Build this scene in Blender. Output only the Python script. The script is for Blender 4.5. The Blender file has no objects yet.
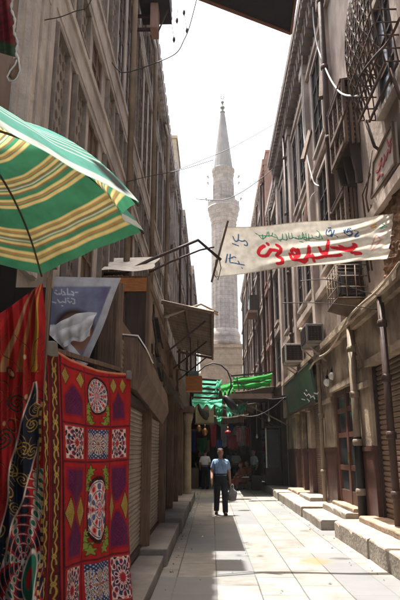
import bpy, bmesh, math, random
import numpy as np
from mathutils import Vector
random.seed(7)
RNG = np.random.default_rng(7)
SC = bpy.context.scene
COL = SC.collection

# ------------------------------------------------------------------ camera maths (to read positions off the photograph)
F = 580.0; PIT = math.radians(14.7); CH = 1.6
cP, sP = math.cos(PIT), math.sin(PIT)
YAW = math.atan2(12.0, F / cP)
def ray(x, y):
    a = (x - 200) / F; b = (300 - y) / F
    f = cP - sP * b; u = sP + cP * b
    return (a * math.cos(YAW) - f * math.sin(YAW), a * math.sin(YAW) + f * math.cos(YAW), u)
def atX(x, y, X):
    d = ray(x, y); t = X / d[0]; return (X, d[1] * t, CH + d[2] * t)
def atY(x, y, Y):
    d = ray(x, y); t = Y / d[1]; return (d[0] * t, Y, CH + d[2] * t)
def atZ(x, y, Z):
    d = ray(x, y); t = (Z - CH) / d[2]; return (d[0] * t, d[1] * t, Z)

# ------------------------------------------------------------------ materials
def mat(name, c1, c2=None, scale=3.0, rough=0.85, bump=0.15, stretch=(1, 1, 1), dirt=0.35, metal=0.0, spec=0.25, dirt_or_reflection_col=None, fine=18.0):
    if c2 is None: c2 = tuple(v * 0.65 for v in c1)
    m = bpy.data.materials.new(name); m.use_nodes = True
    nt = m.node_tree; N = nt.nodes; L = nt.links
    b = N['Principled BSDF']; b.inputs['Roughness'].default_value = rough; b.inputs['Metallic'].default_value = metal
    b.inputs['Specular IOR Level'].default_value = spec
    tc = N.new('ShaderNodeTexCoord'); mp = N.new('ShaderNodeMapping'); mp.inputs['Scale'].default_value = stretch
    L.new(tc.outputs['Object'], mp.inputs['Vector'])
    n1 = N.new('ShaderNodeTexNoise'); n1.inputs['Scale'].default_value = scale; n1.inputs['Detail'].default_value = 8; n1.inputs['Roughness'].default_value = .65
    L.new(mp.outputs[0], n1.inputs['Vector'])
    r = N.new('ShaderNodeValToRGB'); r.color_ramp.elements[0].position = .35; r.color_ramp.elements[1].position = .68
    r.color_ramp.elements[0].color = (*c2, 1); r.color_ramp.elements[1].color = (*c1, 1)
    L.new(n1.outputs['Fac'], r.inputs['Fac'])
    n2 = N.new('ShaderNodeTexNoise'); n2.inputs['Scale'].default_value = scale * .27 + .2; n2.inputs['Detail'].default_value = 5
    L.new(tc.outputs['Object'], n2.inputs['Vector'])
    r2 = N.new('ShaderNodeValToRGB'); r2.color_ramp.elements[0].position = .42; r2.color_ramp.elements[1].position = .62
    r2.color_ramp.elements[0].color = (0, 0, 0, 1); r2.color_ramp.elements[1].color = (1, 1, 1, 1)
    L.new(n2.outputs['Fac'], r2.inputs['Fac'])
    mx = N.new('ShaderNodeMix'); mx.data_type = 'RGBA'
    dc = dirt_or_reflection_col or tuple(v * .45 for v in c2)
    ml = N.new('ShaderNodeMath'); ml.operation = 'MULTIPLY'; ml.inputs[1].default_value = dirt
    L.new(r2.outputs[0], ml.inputs[0]); L.new(ml.outputs[0], mx.inputs['Factor'])
    L.new(r.outputs[0], mx.inputs['A']); mx.inputs['B'].default_value = (*dc, 1)
    L.new(mx.outputs['Result'], b.inputs['Base Color'])
    if bump:
        n3 = N.new('ShaderNodeTexNoise'); n3.inputs['Scale'].default_value = fine; n3.inputs['Detail'].default_value = 6
        L.new(mp.outputs[0], n3.inputs['Vector'])
        ad = N.new('ShaderNodeMath'); ad.operation = 'ADD'; L.new(n1.outputs['Fac'], ad.inputs[0]); L.new(n3.outputs['Fac'], ad.inputs[1])
        bp = N.new('ShaderNodeBump'); bp.inputs['Strength'].default_value = bump; bp.inputs['Distance'].default_value = .05
        L.new(ad.outputs[0], bp.inputs['Height']); L.new(bp.outputs[0], b.inputs['Normal'])
    return m

def bricks(name, c1, c2, mortar, bw, bh, axis='XY', msize=.012, scale=1.0, rough=.8, stain=.35, bump=.3, offset=.5):
    m = bpy.data.materials.new(name); m.use_nodes = True
    nt = m.node_tree; N = nt.nodes; L = nt.links; b = N['Principled BSDF']
    b.inputs['Roughness'].default_value = rough; b.inputs['Specular IOR Level'].default_value = .25
    tc = N.new('ShaderNodeTexCoord'); sx = N.new('ShaderNodeSeparateXYZ'); cb = N.new('ShaderNodeCombineXYZ')
    L.new(tc.outputs['Object'], sx.inputs[0])
    L.new(sx.outputs['XYZ'.index(axis[0])], cb.inputs[0]); L.new(sx.outputs['XYZ'.index(axis[1])], cb.inputs[1])
    # slight wobble
    nz = N.new('ShaderNodeTexNoise'); nz.inputs['Scale'].default_value = 1.3; L.new(tc.outputs['Object'], nz.inputs['Vector'])
    vm = N.new('ShaderNodeVectorMath'); vm.operation = 'MULTIPLY_ADD'; vm.inputs[1].default_value = (.018, .018, 0)
    L.new(nz.outputs['Color'], vm.inputs[0]); L.new(cb.outputs[0], vm.inputs[2])
    br = N.new('ShaderNodeTexBrick'); br.inputs['Scale'].default_value = scale; br.inputs['Brick Width'].default_value = bw
    br.inputs['Row Height'].default_value = bh; br.inputs['Mortar Size'].default_value = msize; br.inputs['Mortar Smooth'].default_value = .3
    br.inputs['Bias'].default_value = 0; br.offset = offset
    br.inputs['Color1'].default_value = (*c1, 1); br.inputs['Color2'].default_value = (*c2, 1); br.inputs['Mortar'].default_value = (*mortar, 1)
    L.new(vm.outputs[0], br.inputs['Vector'])
    n1 = N.new('ShaderNodeTexNoise'); n1.inputs['Scale'].default_value = 2.2; n1.inputs['Detail'].default_value = 9; n1.inputs['Roughness'].default_value = .7
    L.new(tc.outputs['Object'], n1.inputs['Vector'])
    r = N.new('ShaderNodeValToRGB'); r.color_ramp.elements[0].position = .3; r.color_ramp.elements[1].position = .6
    r.color_ramp.elements[0].color = (1 - stain, 1 - stain * 1.08, 1 - stain * 1.2, 1); r.color_ramp.elements[1].color = (1, 1, 1, 1)
    L.new(n1.outputs['Fac'], r.inputs['Fac'])
    mx = N.new('ShaderNodeMix'); mx.data_type = 'RGBA'; mx.blend_type = 'MULTIPLY'; mx.inputs['Factor'].default_value = 1
    L.new(br.outputs['Color'], mx.inputs['A']); L.new(r.outputs[0], mx.inputs['B'])
    L.new(mx.outputs['Result'], b.inputs['Base Color'])
    iv = N.new('ShaderNodeMath'); iv.operation = 'MULTIPLY_ADD'; iv.inputs[1].default_value = -1.2
    L.new(br.outputs['Fac'], iv.inputs[0]); L.new(n1.outputs['Fac'], iv.inputs[2])
    bp = N.new('ShaderNodeBump'); bp.inputs['Strength'].default_value = bump; bp.inputs['Distance'].default_value = .02
    L.new(iv.outputs[0], bp.inputs['Height']); L.new(bp.outputs[0], b.inputs['Normal'])
    return m

def clothmat(name, attr=True, color=(.5, .5, .5), trans=.35, rough=.9, weave=140):
    m = bpy.data.materials.new(name); m.use_nodes = True
    nt = m.node_tree; N = nt.nodes; L = nt.links
    b = N['Principled BSDF']; b.inputs['Roughness'].default_value = rough; b.inputs['Specular IOR Level'].default_value = .12
    tr = N.new('ShaderNodeBsdfTranslucent'); ms = N.new('ShaderNodeMixShader'); ms.inputs[0].default_value = trans
    tc = N.new('ShaderNodeTexCoord')
    n1 = N.new('ShaderNodeTexNoise'); n1.inputs['Scale'].default_value = 9; n1.inputs['Detail'].default_value = 8; L.new(tc.outputs['Object'], n1.inputs['Vector'])
    r = N.new('ShaderNodeValToRGB'); r.color_ramp.elements[0].position = .3; r.color_ramp.elements[1].position = .65
    r.color_ramp.elements[0].color = (.72, .70, .68, 1); r.color_ramp.elements[1].color = (1, 1, 1, 1); L.new(n1.outputs['Fac'], r.inputs['Fac'])
    mx = N.new('ShaderNodeMix'); mx.data_type = 'RGBA'; mx.blend_type = 'MULTIPLY'; mx.inputs['Factor'].default_value = 1
    if attr:
        a = N.new('ShaderNodeAttribute'); a.attribute_name = 'Col'; L.new(a.outputs['Color'], mx.inputs['A'])
    else: mx.inputs['A'].default_value = (*color, 1)
    L.new(r.outputs[0], mx.inputs['B'])
    L.new(mx.outputs['Result'], b.inputs['Base Color']); L.new(mx.outputs['Result'], tr.inputs['Color'])
    n2 = N.new('ShaderNodeTexNoise'); n2.inputs['Scale'].default_value = weave; L.new(tc.outputs['Object'], n2.inputs['Vector'])
    bp = N.new('ShaderNodeBump'); bp.inputs['Strength'].default_value = .2; bp.inputs['Distance'].default_value = .003
    L.new(n2.outputs['Fac'], bp.inputs['Height']); L.new(bp.outputs[0], b.inputs['Normal'])
    L.new(b.outputs[0], ms.inputs[1]); L.new(tr.outputs[0], ms.inputs[2]); L.new(ms.outputs[0], N['Material Output'].inputs['Surface'])
    return m

def glassy(name, c, rough=.12):
    m = mat(name, c, tuple(v * .5 for v in c), 1.5, rough, 0, dirt=.5, spec=.6); return m

M = dict(
    leftstone=mat('grey_brown_stone', (.48, .425, .38), (.345, .305, .27), 3.4, .9, .4, (1, 1, .75), .6, dirt_or_reflection_col=(.17, .145, .125)),
    leftwall=mat('brown_plaster', (.25, .19, .155), (.17, .125, .10), 2.0, .95, .3, (1, 1, .4), .4),
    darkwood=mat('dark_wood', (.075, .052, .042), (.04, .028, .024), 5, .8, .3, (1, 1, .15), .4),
    wood=mat('brown_wood', (.20, .135, .095), (.10, .066, .048), 6, .8, .35, (6, 6, .4), .4),
    orangewood=mat('varnished_wood', (.42, .17, .05), (.28, .10, .03), 8, .5, .2, (1, 1, 5), .25),
    void=mat('dark_interior', (.022, .018, .016), (.012, .01, .01), 2, 1, 0, dirt=.2),
    glass=glassy('window_glass', (.05, .06, .065)),
    blueglass=glassy('blue_grey_glass', (.17, .20, .23), .2),
    pink=mat('pinkish_plaster', (.53, .43, .365), (.38, .305, .255), 1.8, .92, .4, (1, 1, .4), .6, dirt_or_reflection_col=(.10, .075, .062)),
    pink2=mat('grey_plaster', (.47, .40, .35), (.33, .28, .24), 1.6, .92, .35, (1, 1, .3), .55),
    redplaster=mat('red_plaster', (.36, .225, .185), (.26, .16, .13), 2, .9, .3, (1, 1, .4), .4),
    beige=mat('beige_limestone', (.48, .38, .275), (.28, .215, .15), 3.2, .85, .5, (1, 1, .6), .75, dirt_or_reflection_col=(.09, .06, .042)),
    redmarble=mat('red_marble', (.13, .058, .047), (.07, .034, .029), 4, .35, .1, dirt=.35, spec=.5),
    reddoor=mat('red_painted_wood', (.15, .062, .04), (.08, .034, .024), 5, .5, .2, (3, 3, .4), .4),
    shutter=mat('brown_shutter_steel', (.24, .15, .095), (.13, .08, .055), 3, .6, .1, (.6, .6, 9), .5, spec=.4),
    shutterL=mat('grey_shutter_steel', (.29, .235, .185), (.18, .145, .11), 3, .6, .1, (.5, .5, 9), .45, spec=.4),
    darksteel=mat('dark_rusty_steel', (.055, .04, .035), (.03, .022, .02), 6, .6, .2, dirt=.4, dirt_or_reflection_col=(.07, .03, .015)),
    rust=mat('rusty_iron', (.06, .04, .032), (.03, .022, .019), 12, .75, .3, dirt=.5, dirt_or_reflection_col=(.12, .05, .02)),
    pipebrown=mat('brown_cast_iron', (.085, .05, .038), (.05, .03, .025), 5, .6, .25, (1, 1, .3), .4),
    pipebeige=mat('painted_drain_pipe', (.30, .235, .17), (.18, .135, .095), 5, .6, .06, (1, 1, .3), .5),
    step=mat('worn_step_stone', (.36, .315, .26), (.22, .185, .15), 2.4, .85, .35, (1, 1, 1), .35),
    stepbrown=mat('brown_step_stone', (.40, .30, .21), (.24, .17, .12), 2.4, .85, .35, (1, 1, 1), .5),
    ledge=mat('grey_ledge_stone', (.24, .22, .20), (.15, .135, .125), 2.5, .9, .3, dirt=.45),
    cream=mat('cream_board', (.52, .44, .35), (.38, .31, .24), 2, .6, .05, dirt=.5),
    redpaint=mat('red_paint', (.35, .06, .06), None, 4, .6, 0, dirt=.3),
    black=mat('black_paint', (.018, .017, .018), (.01, .01, .01), 5, .5, .05),
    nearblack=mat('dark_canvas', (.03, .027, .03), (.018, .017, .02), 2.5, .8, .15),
    brownedge=mat('brown_edge', (.20, .10, .075), None, 6, .7, .1),
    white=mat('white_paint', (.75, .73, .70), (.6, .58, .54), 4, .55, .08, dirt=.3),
    acwhite=mat('aged_white_casing', (.52, .48, .42), (.40, .36, .31), 5, .5, .05, dirt=.35),
    whitecable=mat('white_cable', (.62, .60, .58), (.5, .48, .46), 8, .5, .05, dirt=.3),
    wire=mat('black_cable', (.03, .03, .032), None, 8, .5, 0),
    tin=mat('corrugated_tin', (.24, .195, .15), (.13, .10, .08), 3, .55, .15, (5, .4, 1), .5, metal=.25, dirt_or_reflection_col=(.10, .05, .025)),
    greensign=mat('green_sign_board', (.07, .15, .095), (.045, .085, .06), 2.5, .45, .05, dirt=.5, spec=.5, dirt_or_reflection_col=(.09, .085, .065)),  # beige patches (set by dirt) paint a reflection into the board's colour
    minaret=bricks('minaret_stone', (.40, .365, .335), (.31, .285, .265), (.23, .21, .195), .9, .45, 'XZ', .02, stain=.35, bump=.25),
    minaretlead=mat('lead_spire', (.31, .295, .28), (.24, .23, .22), 2, .6, .1, (4, 4, .2), .3),
    mosque=bricks('mosque_stone', (.46, .385, .30), (.40, .33, .25), (.28, .23, .18), 1.2, .5, 'XZ', .015, stain=.3, bump=.3),
    sandstone=bricks('sand_block', (.50, .42, .31), (.44, .36, .27), (.3, .25, .19), .6, .3, 'YZ', .012, stain=.3),
    goldmetal=mat('dull_brass', (.30, .28, .24), None, 4, .4, 0, metal=.6),
    skin=mat('brown_skin', (.30, .165, .11), (.25, .13, .088), 9, .55, .03, dirt=.1),
    hair=mat('dark_hair', (.02, .016, .014), None, 30, .6, .2),
    shirtblue=mat('light_blue_shirt', (.26, .38, .57), (.20, .31, .49), 9, .85, .9, dirt=.12),
    shirtwhite=mat('white_shirt', (.66, .65, .63), (.55, .54, .53), 7, .85, .2, dirt=.1),
    shirtgrey=mat('blue_grey_shirt', (.42, .47, .54), None, 7, .85, .2, dirt=.1),
    trousers=mat('dark_trousers', (.026, .028, .034), (.015, .016, .02), 8, .85, .9, dirt=.1),
    robe=mat('rust_red_robe', (.24, .065, .042), (.15, .04, .03), 6, .9, .3, dirt=.15),
    shoe=mat('black_shoe', (.02, .018, .017), None, 9, .35, .05),
    bulb=mat('opal_glass', (.82, .80, .74), None, 3, .25, 0, dirt=.1, spec=.5),
    plastic=mat('grey_plastic_bag', (.17, .16, .16), (.09, .085, .085), 9, .35, .4, dirt=.3, spec=.5),
    redcloth=mat('red_cloth', (.28, .025, .035), (.18, .018, .024), 6, .9, .3),
    bluecloth=mat('blue_cloth', (.06, .12, .35), None, 6, .9, .3),
    pinkcloth=mat('pink_cloth', (.38, .18, .21), None, 6, .9, .3),
    whitecloth=mat('white_cloth', (.5, .48, .46), None, 6, .9, .3),
    goldcloth=mat('gold_cloth', (.45, .26, .06), None, 6, .9, .3),
    greencloth=mat('green_cloth', (.04, .20, .10), None, 6, .9, .3),
    brass=mat('brass', (.50, .26, .08), None, 5, .35, .05, metal=.7),
    dusk=clothmat('brown_canvas', False, (.085, .06, .045), .04),
    bluecase=mat('blue_mesh_frame', (.16, .24, .30), None, 5, .6, .1),
)

# ------------------------------------------------------------------ mesh builder
class MB:
    def __init__(s): s.v = []; s.f = []; s.m = []; s.smooth = []
    def add(s, vs, fs, mi=0, sm=False):
        o = len(s.v); s.v += [tuple(p) for p in vs]
        for f in fs: s.f.append(tuple(i + o for i in f)); s.m.append(mi); s.smooth.append(sm)
        return s
    def hexa(s, p, mi=0):   # p: 8 points, bottom 4 (ccw from above), top 4
        return s.add(p, [(3, 2, 1, 0), (4, 5, 6, 7), (0, 1, 5, 4), (1, 2, 6, 5), (2, 3, 7, 6), (3, 0, 4, 7)], mi)
    def box(s, x0, x1, y0, y1, z0, z1, mi=0):
        x0, x1 = sorted((x0, x1)); y0, y1 = sorted((y0, y1)); z0, z1 = sorted((z0, z1))
        return s.hexa([(x0, y0, z0), (x1, y0, z0), (x1, y1, z0), (x0, y1, z0), (x0, y0, z1), (x1, y0, z1), (x1, y1, z1), (x0, y1, z1)], mi)
    def bar(s, a, b, w, h=None, mi=0, up=(0, 0, 1)):
        h = h or w; a = Vector(a); b = Vector(b); d = (b - a).normalized(); u = Vector(up)
        if abs(d.dot(u)) > .95: u = Vector((1, 0, 0))
        r = d.cross(u).normalized(); u = r.cross(d).normalized()
        P = []
        for c in (a, b):
            for sx, sz in ((-1, -1), (1, -1), (1, 1), (-1, 1)): P.append(c + r * (sx * w / 2) + u * (sz * h / 2))
        return s.add(P, [(0, 1, 2, 3), (7, 6, 5, 4), (0, 4, 5, 1), (1, 5, 6, 2), (2, 6, 7, 3), (3, 7, 4, 0)], mi)
    def tube(s, pts, r, n=8, mi=0, cap=True):
        pts = [Vector(p) for p in pts]; rs = r if isinstance(r, (list, tuple)) else [r] * len(pts)
        V = []; prev = None
        for i, p in enumerate(pts):
            d = ((pts[min(i + 1, len(pts) - 1)] - pts[max(i - 1, 0)])).normalized()
            if prev is None:
                u = Vector((0, 0, 1)) if abs(d.z) < .9 else Vector((1, 0, 0))
            else: u = prev
            a = d.cross(u).normalized(); u = a.cross(d).normalized(); prev = u
            for k in range(n):
                t = 2 * math.pi * k / n; V.append(p + (a * math.cos(t) + u * math.sin(t)) * rs[i])
        Fs = [(i * n + k, i * n + (k + 1) % n, (i + 1) * n + (k + 1) % n, (i + 1) * n + k) for i in range(len(pts) - 1) for k in range(n)]
        s.add(V, Fs, mi, True)
        if cap:
            o = len(s.v) - len(V)
            s.f.append(tuple(o + k for k in range(n))[::-1]); s.m.append(mi); s.smooth.append(False)
            s.f.append(tuple(o + (len(pts) - 1) * n + k for k in range(n))); s.m.append(mi); s.smooth.append(False)
        return s
    def lathe(s, cx, cy, prof, n=24, mi=0, sm=True, flute=0, rot=0):
        V = []
        for r, z in prof:
            for k in range(n):
                t = 2 * math.pi * k / n + rot
                rr = r * (1 - (flute if k % 2 else 0)); V.append((cx + rr * math.cos(t), cy + rr * math.sin(t), z))
        Fs = [(i * n + k, i * n + (k + 1) % n, (i + 1) * n + (k + 1) % n, (i + 1) * n + k) for i in range(len(prof) - 1) for k in range(n)]
        Fs.append(tuple(range(n))[::-1]); Fs.append(tuple((len(prof) - 1) * n + k for k in range(n)))
        return s.add(V, Fs, mi, sm)
    def prism(s, poly, d, mi=0):    # poly: 3d points, d: extrusion vector
        n = len(poly); d = Vector(d); P = [Vector(p) for p in poly]
        return s.add(P + [p + d for p in P], [tuple(range(n))[::-1], tuple(range(n, 2 * n))] + [(i, (i + 1) % n, n + (i + 1) % n, n + i) for i in range(n)], mi)
    def build(s, name, mats, parent=None, bevel=0):
        if not isinstance(mats, (list, tuple)): mats = [mats]
        me = bpy.data.meshes.new(name)
        off = wloc(parent) if parent else Vector((0, 0, 0))
        V = [tuple(Vector(p) - off) for p in s.v]
        o = bpy.data.objects.new(name, me); COL.objects.link(o)
        if parent: o.parent = parent
        else:
            A = np.array(V); lo = A.min(0); hi = A.max(0); b = Vector(((lo[0] + hi[0]) / 2, (lo[1] + hi[1]) / 2, lo[2]))
            V = [tuple(Vector(p) - b) for p in V]; o.location = b
        me.from_pydata(V, [], s.f)
        for mm in mats: me.materials.append(mm)
        me.polygons.foreach_set('material_index', s.m); me.polygons.foreach_set('use_smooth', s.smooth)
        bm = bmesh.new(); bm.from_mesh(me); bmesh.ops.recalc_face_normals(bm, faces=bm.faces)
        if bevel: bmesh.ops.bevel(bm, geom=[e for e in bm.edges if e.is_manifold and e.calc_face_angle(0) > .6], offset=bevel, segments=2, affect='EDGES', profile=.6)
        bm.to_mesh(me); bm.free()
        return o

def wloc(o):
    l = Vector((0, 0, 0))
    while o: l = l + o.location; o = o.parent
    return l
def tag(o, label=None, cat=None, group=None, kind=None):
    if label: o['label'] = label
    if cat: o['category'] = cat
    if group: o['group'] = group
    if kind: o['kind'] = kind
    return o
def thing(name, label, cat, loc=(0, 0, 0), group=None):
    o = bpy.data.objects.new(name, None); o.empty_display_size = .2; COL.objects.link(o); o.location = loc
    return tag(o, label, cat, group)
def copy_part(o, loc, parent=None, name=None):
    c = o.copy(); COL.objects.link(c); c.parent = parent or o.parent; c.location = loc
    for ch in list(o.children):
        copy_part(ch, ch.location.copy(), c)
    return c

def sheet(name, fn, nu, nv, mats, parent=None, colfn=None, thick=0, smooth=True):
    """cloth: fn(u,v)->(x,y,z arrays), colfn(u,v)->(n,3)"""
    u, v = np.meshgrid(np.linspace(0, 1, nu), np.linspace(0, 1, nv)); u = u.ravel(); v = v.ravel()
    P = np.stack(fn(u, v), 1).astype(float)
    off = np.array(wloc(parent)) if parent else np.array([(P[:, 0].min() + P[:, 0].max()) / 2, (P[:, 1].min() + P[:, 1].max()) / 2, P[:, 2].min()])
    P -= off
    idx = np.arange(nu * nv).reshape(nv, nu)
    q = np.stack([idx[:-1, :-1], idx[:-1, 1:], idx[1:, 1:], idx[1:, :-1]], -1).reshape(-1, 4)
    me = bpy.data.meshes.new(name); me.from_pydata(P.tolist(), [], q.tolist())
    me.polygons.foreach_set('use_smooth', [smooth] * len(q))
    for m in (mats if isinstance(mats, (list, tuple)) else [mats]): me.materials.append(m)
    if colfn is not None:
        c = np.clip(colfn(u, v), 0, 1); a = me.color_attributes.new('Col', 'FLOAT_COLOR', 'POINT')
        a.data.foreach_set('color', np.concatenate([c, np.ones((len(c), 1))], 1).ravel().astype(np.float32))
    o = bpy.data.objects.new(name, me); COL.objects.link(o)
    if parent: o.parent = parent
    else: o.location = off
    return o

def stroke_dist(px, py, polys, nib=1.0):
    if nib != 1.0:   # broad-nibbed pen held at an angle
        k = .7071; px, py = (px + py) * k, (px - py) * k * nib
        polys = [[((x + y) * k, (x - y) * k * nib) for x, y in pl] for pl in polys]
    d = np.full(px.shape, 1e9)
    for pl in polys:
        for (x0, y0), (x1, y1) in zip(pl[:-1], pl[1:]):
            dx, dy = x1 - x0, y1 - y0; L2 = dx * dx + dy * dy + 1e-9
            t = np.clip(((px - x0) * dx + (py - y0) * dy) / L2, 0, 1)
            d = np.minimum(d, np.hypot(px - x0 - t * dx, py - y0 - t * dy))
    return d
def mixc(c, col, a):
    return c * (1 - a[:, None]) + np.array(col)[None, :] * a[:, None]
def ss(d, w, s=.3):
    return np.clip((w - d) / s + .5, 0, 1)

#@@PART2
# ================================================================== SETTING: ground
g = MB(); g.box(-150, 150, -60, 260, -.3, -.02); tag(g.build('ground', mat('dusty_ground', (.30, .26, .21), None, 1.0, .95, .3)), kind='structure')

def paving_mat():
    m = bricks('limestone_paving', (.235, .223, .203), (.178, .170, .156), (.085, .077, .07), .98, .52, 'YX', .010, stain=.36, bump=.25)
    nt = m.node_tree; N = nt.nodes; L = nt.links; b = N['Principled BSDF']
    src = b.inputs['Base Color'].links[0].from_socket
    tc = N.new('ShaderNodeTexCoord')
    # grey repair slabs: cells picked at random
    mp = N.new('ShaderNodeMapping'); mp.inputs['Scale'].default_value = (1 / .52, 1 / 1.96, 1); L.new(tc.outputs['Object'], mp.inputs['Vector'])
    fl = N.new('ShaderNodeVectorMath'); fl.operation = 'FLOOR'; L.new(mp.outputs[0], fl.inputs[0])
    wn = N.new('ShaderNodeTexWhiteNoise'); wn.noise_dimensions = '2D'; L.new(fl.outputs[0], wn.inputs['Vector'])
    gt = N.new('ShaderNodeMath'); gt.operation = 'GREATER_THAN'; gt.inputs[1].default_value = .74; L.new(wn.outputs['Value'], gt.inputs[0])
    ml = N.new('ShaderNodeMath'); ml.operation = 'MULTIPLY'; ml.inputs[1].default_value = .75; L.new(gt.outputs[0], ml.inputs[0])
    mx = N.new('ShaderNodeMix'); mx.data_type = 'RGBA'; L.new(ml.outputs[0], mx.inputs['Factor']); L.new(src, mx.inputs['A']); mx.inputs['B'].default_value = (.128, .132, .135, 1)
    # rusty spill near the right kerb
    def blob(x, y, rx, ry, col, amt, prev):
        vm = N.new('ShaderNodeVectorMath'); vm.operation = 'SUBTRACT'; vm.inputs[1].default_value = (x, y, 0); L.new(tc.outputs['Object'], vm.inputs[0])
        v2 = N.new('ShaderNodeVectorMath'); v2.operation = 'MULTIPLY'; v2.inputs[1].default_value = (1 / rx, 1 / ry, 0); L.new(vm.outputs[0], v2.inputs[0])
        ln = N.new('ShaderNodeVectorMath'); ln.operation = 'LENGTH'; L.new(v2.outputs[0], ln.inputs[0])
        nz = N.new('ShaderNodeTexNoise'); nz.inputs['Scale'].default_value = 5; nz.inputs['Detail'].default_value = 6; L.new(tc.outputs['Object'], nz.inputs['Vector'])
        ad = N.new('ShaderNodeMath'); ad.operation = 'MULTIPLY_ADD'; ad.inputs[1].default_value = 1.6; L.new(nz.outputs['Fac'], ad.inputs[0]); L.new(ln.outputs['Value'], ad.inputs[2])
        rp = N.new('ShaderNodeMapRange'); rp.inputs['From Min'].default_value = 1.75; rp.inputs['From Max'].default_value = 1.2; rp.inputs['To Max'].default_value = amt; L.new(ad.outputs[0], rp.inputs['Value'])
        q = N.new('ShaderNodeMix'); q.data_type = 'RGBA'; L.new(rp.outputs[0], q.inputs['Factor']); L.new(prev, q.inputs['A']); q.inputs['B'].default_value = (*col, 1)
        return q.outputs['Result']
    o = mx.outputs['Result']
    for (px, py, rx, ry, col, amt) in STAINS:
        x, y, _ = atZ(px, py, 0); o = blob(x - PAVC[0], y - PAVC[1], rx, ry, col, amt, o)
    L.new(o, b.inputs['Base Color'])
    return m
PAVC = (1.1, 24.0)
STAINS = [(345, 592, .32, .36, (.20, .125, .05), .7), (322, 546, .17, .2, (.08, .075, .07), .8), (377, 588, .22, .16, (.07, .065, .06), .8), (258, 566, .08, .12, (.1, .09, .08), .7),
          (233, 520, .5, .3, (.2, .19, .18), .4), (300, 570, .12, .1, (.15, .13, .11), .6), (285, 533, .2, .3, (.24, .22, .2), .5), (228, 580, .15, .2, (.2, .18, .16), .5), (330, 574, .5, .35, (.42, .33, .2), .4)]
pv = MB(); pv.box(PAVC[0] - 2.2, PAVC[0] + 2.2, -6, 58, -.2, 0)
o = pv.build('paving', paving_mat()); tag(o, kind='structure')
# origin of build() is bbox centre; store stains relative to it
o_c = o.location.copy()

# ================================================================== LEFT: old latticed building
XL = -1.75
LB = thing('stone_building', 'tall grey brown stone building with lattice windows and heavy floor bands on the left', 'building', (-2.6, 14, 0))
w = MB(); w.box(-4.5, XL, 4.55, 23, 0, 12.8); w.build('wall', M['leftstone'], LB)
c = MB(); c.box(XL, -1.47, 4.5, 23.1, 12.72, 13.02); c.box(XL, -1.63, 4.5, 23.1, 12.45, 12.72)
y = 4.6
while y < 23: c.box(XL, -1.5, y, y + .16, 12.5, 12.718); y += .36
y = 4.6
while y < 23: c.box(-1.9, -1.46, y, y + .30, 13.022, 13.18); y += .62
c.build('cornice', M['leftstone'], LB)
for z0, z1, pr in ((6.2, 6.8, .07), (7.55, 8.2, .08), (11.2, 11.55, .07)):
    b = MB(); b.box(XL, XL + pr, 4.55, 22.98, z0, z1); b.box(XL, XL + pr + .025, 4.55, 22.98, z1 - .1, z1 + .002); b.box(XL, XL + pr + .012, 4.55, 22.98, z0 + .12, z0 + .2); b.build('floor_band', M['leftstone'], LB)
# corner pilaster: broad, with raised fillets
p = MB(); p.box(XL, XL + .06, 4.62, 5.34, 3.2, 12.44)
for yy in (4.64, 4.86, 5.14): p.box(XL + .06, XL + .085, yy, yy + .14, 3.2, 12.44)
p.build('corner_pilaster', M['leftstone'], LB)
# slim pilasters
bays = [5.34 + 1.0 * i for i in range(18)]
p = MB(); p.box(XL, XL + .045, 5.94, 6.2, 3.3, 12.44); pil = p.build('pilaster', M['leftstone'], LB)
for i in range(1, 17): copy_part(pil, (0, 1.0 * i, 0))
# lattice windows
def lattice(y0, y1, z0, z1, x, step=.15):
    L_ = MB(); L_.add([(x + .01, y0, z0), (x + .01, y1, z0), (x + .01, y1, z1), (x + .01, y0, z1)], [(0, 1, 2, 3)], 1)
    n = int((z1 - z0) / step); wy = y1 - y0; k = max(2, round(wy / step)); st = wy / k
    hz = wy / k * 1.25; n = max(1, round((z1 - z0) / hz)); hz = (z1 - z0) / n
    for j in range(n):
        o_ = st / 2 if j % 2 else 0
        for i in range(k + (1 if j % 2 else 0)):
            ya, yb = max(y0, y0 + i * st - o_), min(y1, y0 + (i + 1) * st - o_)
            za, zb = z0 + j * hz, z0 + (j + 1) * hz; ym, zm = (ya + yb) / 2, (za + zb) / 2; f = .40
            V = [(x + .05, ya, za), (x + .05, yb, za), (x + .05, yb, zb), (x + .05, ya, zb)]
            q = [(ym - f * (yb - ya), zm), (ym - .22 * (yb - ya), za + .14 * hz), (ym + .22 * (yb - ya), za + .14 * hz), (ym + f * (yb - ya), zm), (ym + .1 * (yb - ya), zb - .1 * hz), (ym - .1 * (yb - ya), zb - .1 * hz)]
            V += [(x + .05, *p_) for p_ in q] + [(x + .014, *p_) for p_ in q]
            L_.add(V, [(0, 5, 4), (0, 1, 6, 5), (1, 7, 6), (1, 2, 7), (2, 8, 7), (2, 3, 9, 8), (3, 4, 9), (3, 0, 4)] + [(4 + e, 4 + (e + 1) % 6, 10 + (e + 1) % 6, 10 + e) for e in range(6)], 0)
    L_.box(x + .012, x + .1, y0, y0 + .04, z0, z1); L_.box(x + .012, x + .1, y1 - .04, y1, z0, z1)
    L_.box(x + .012, x + .1, y0 + .04, y1 - .04, z1 - .05, z1); L_.box(x + .012, x + .1, y0 + .04, y1 - .04, z0, z0 + .05)
    return L_
lat_m = [mat('weathered_lattice', (.26, .22, .19), (.17, .14, .12), 6, .85, .2), M['void']]
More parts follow.
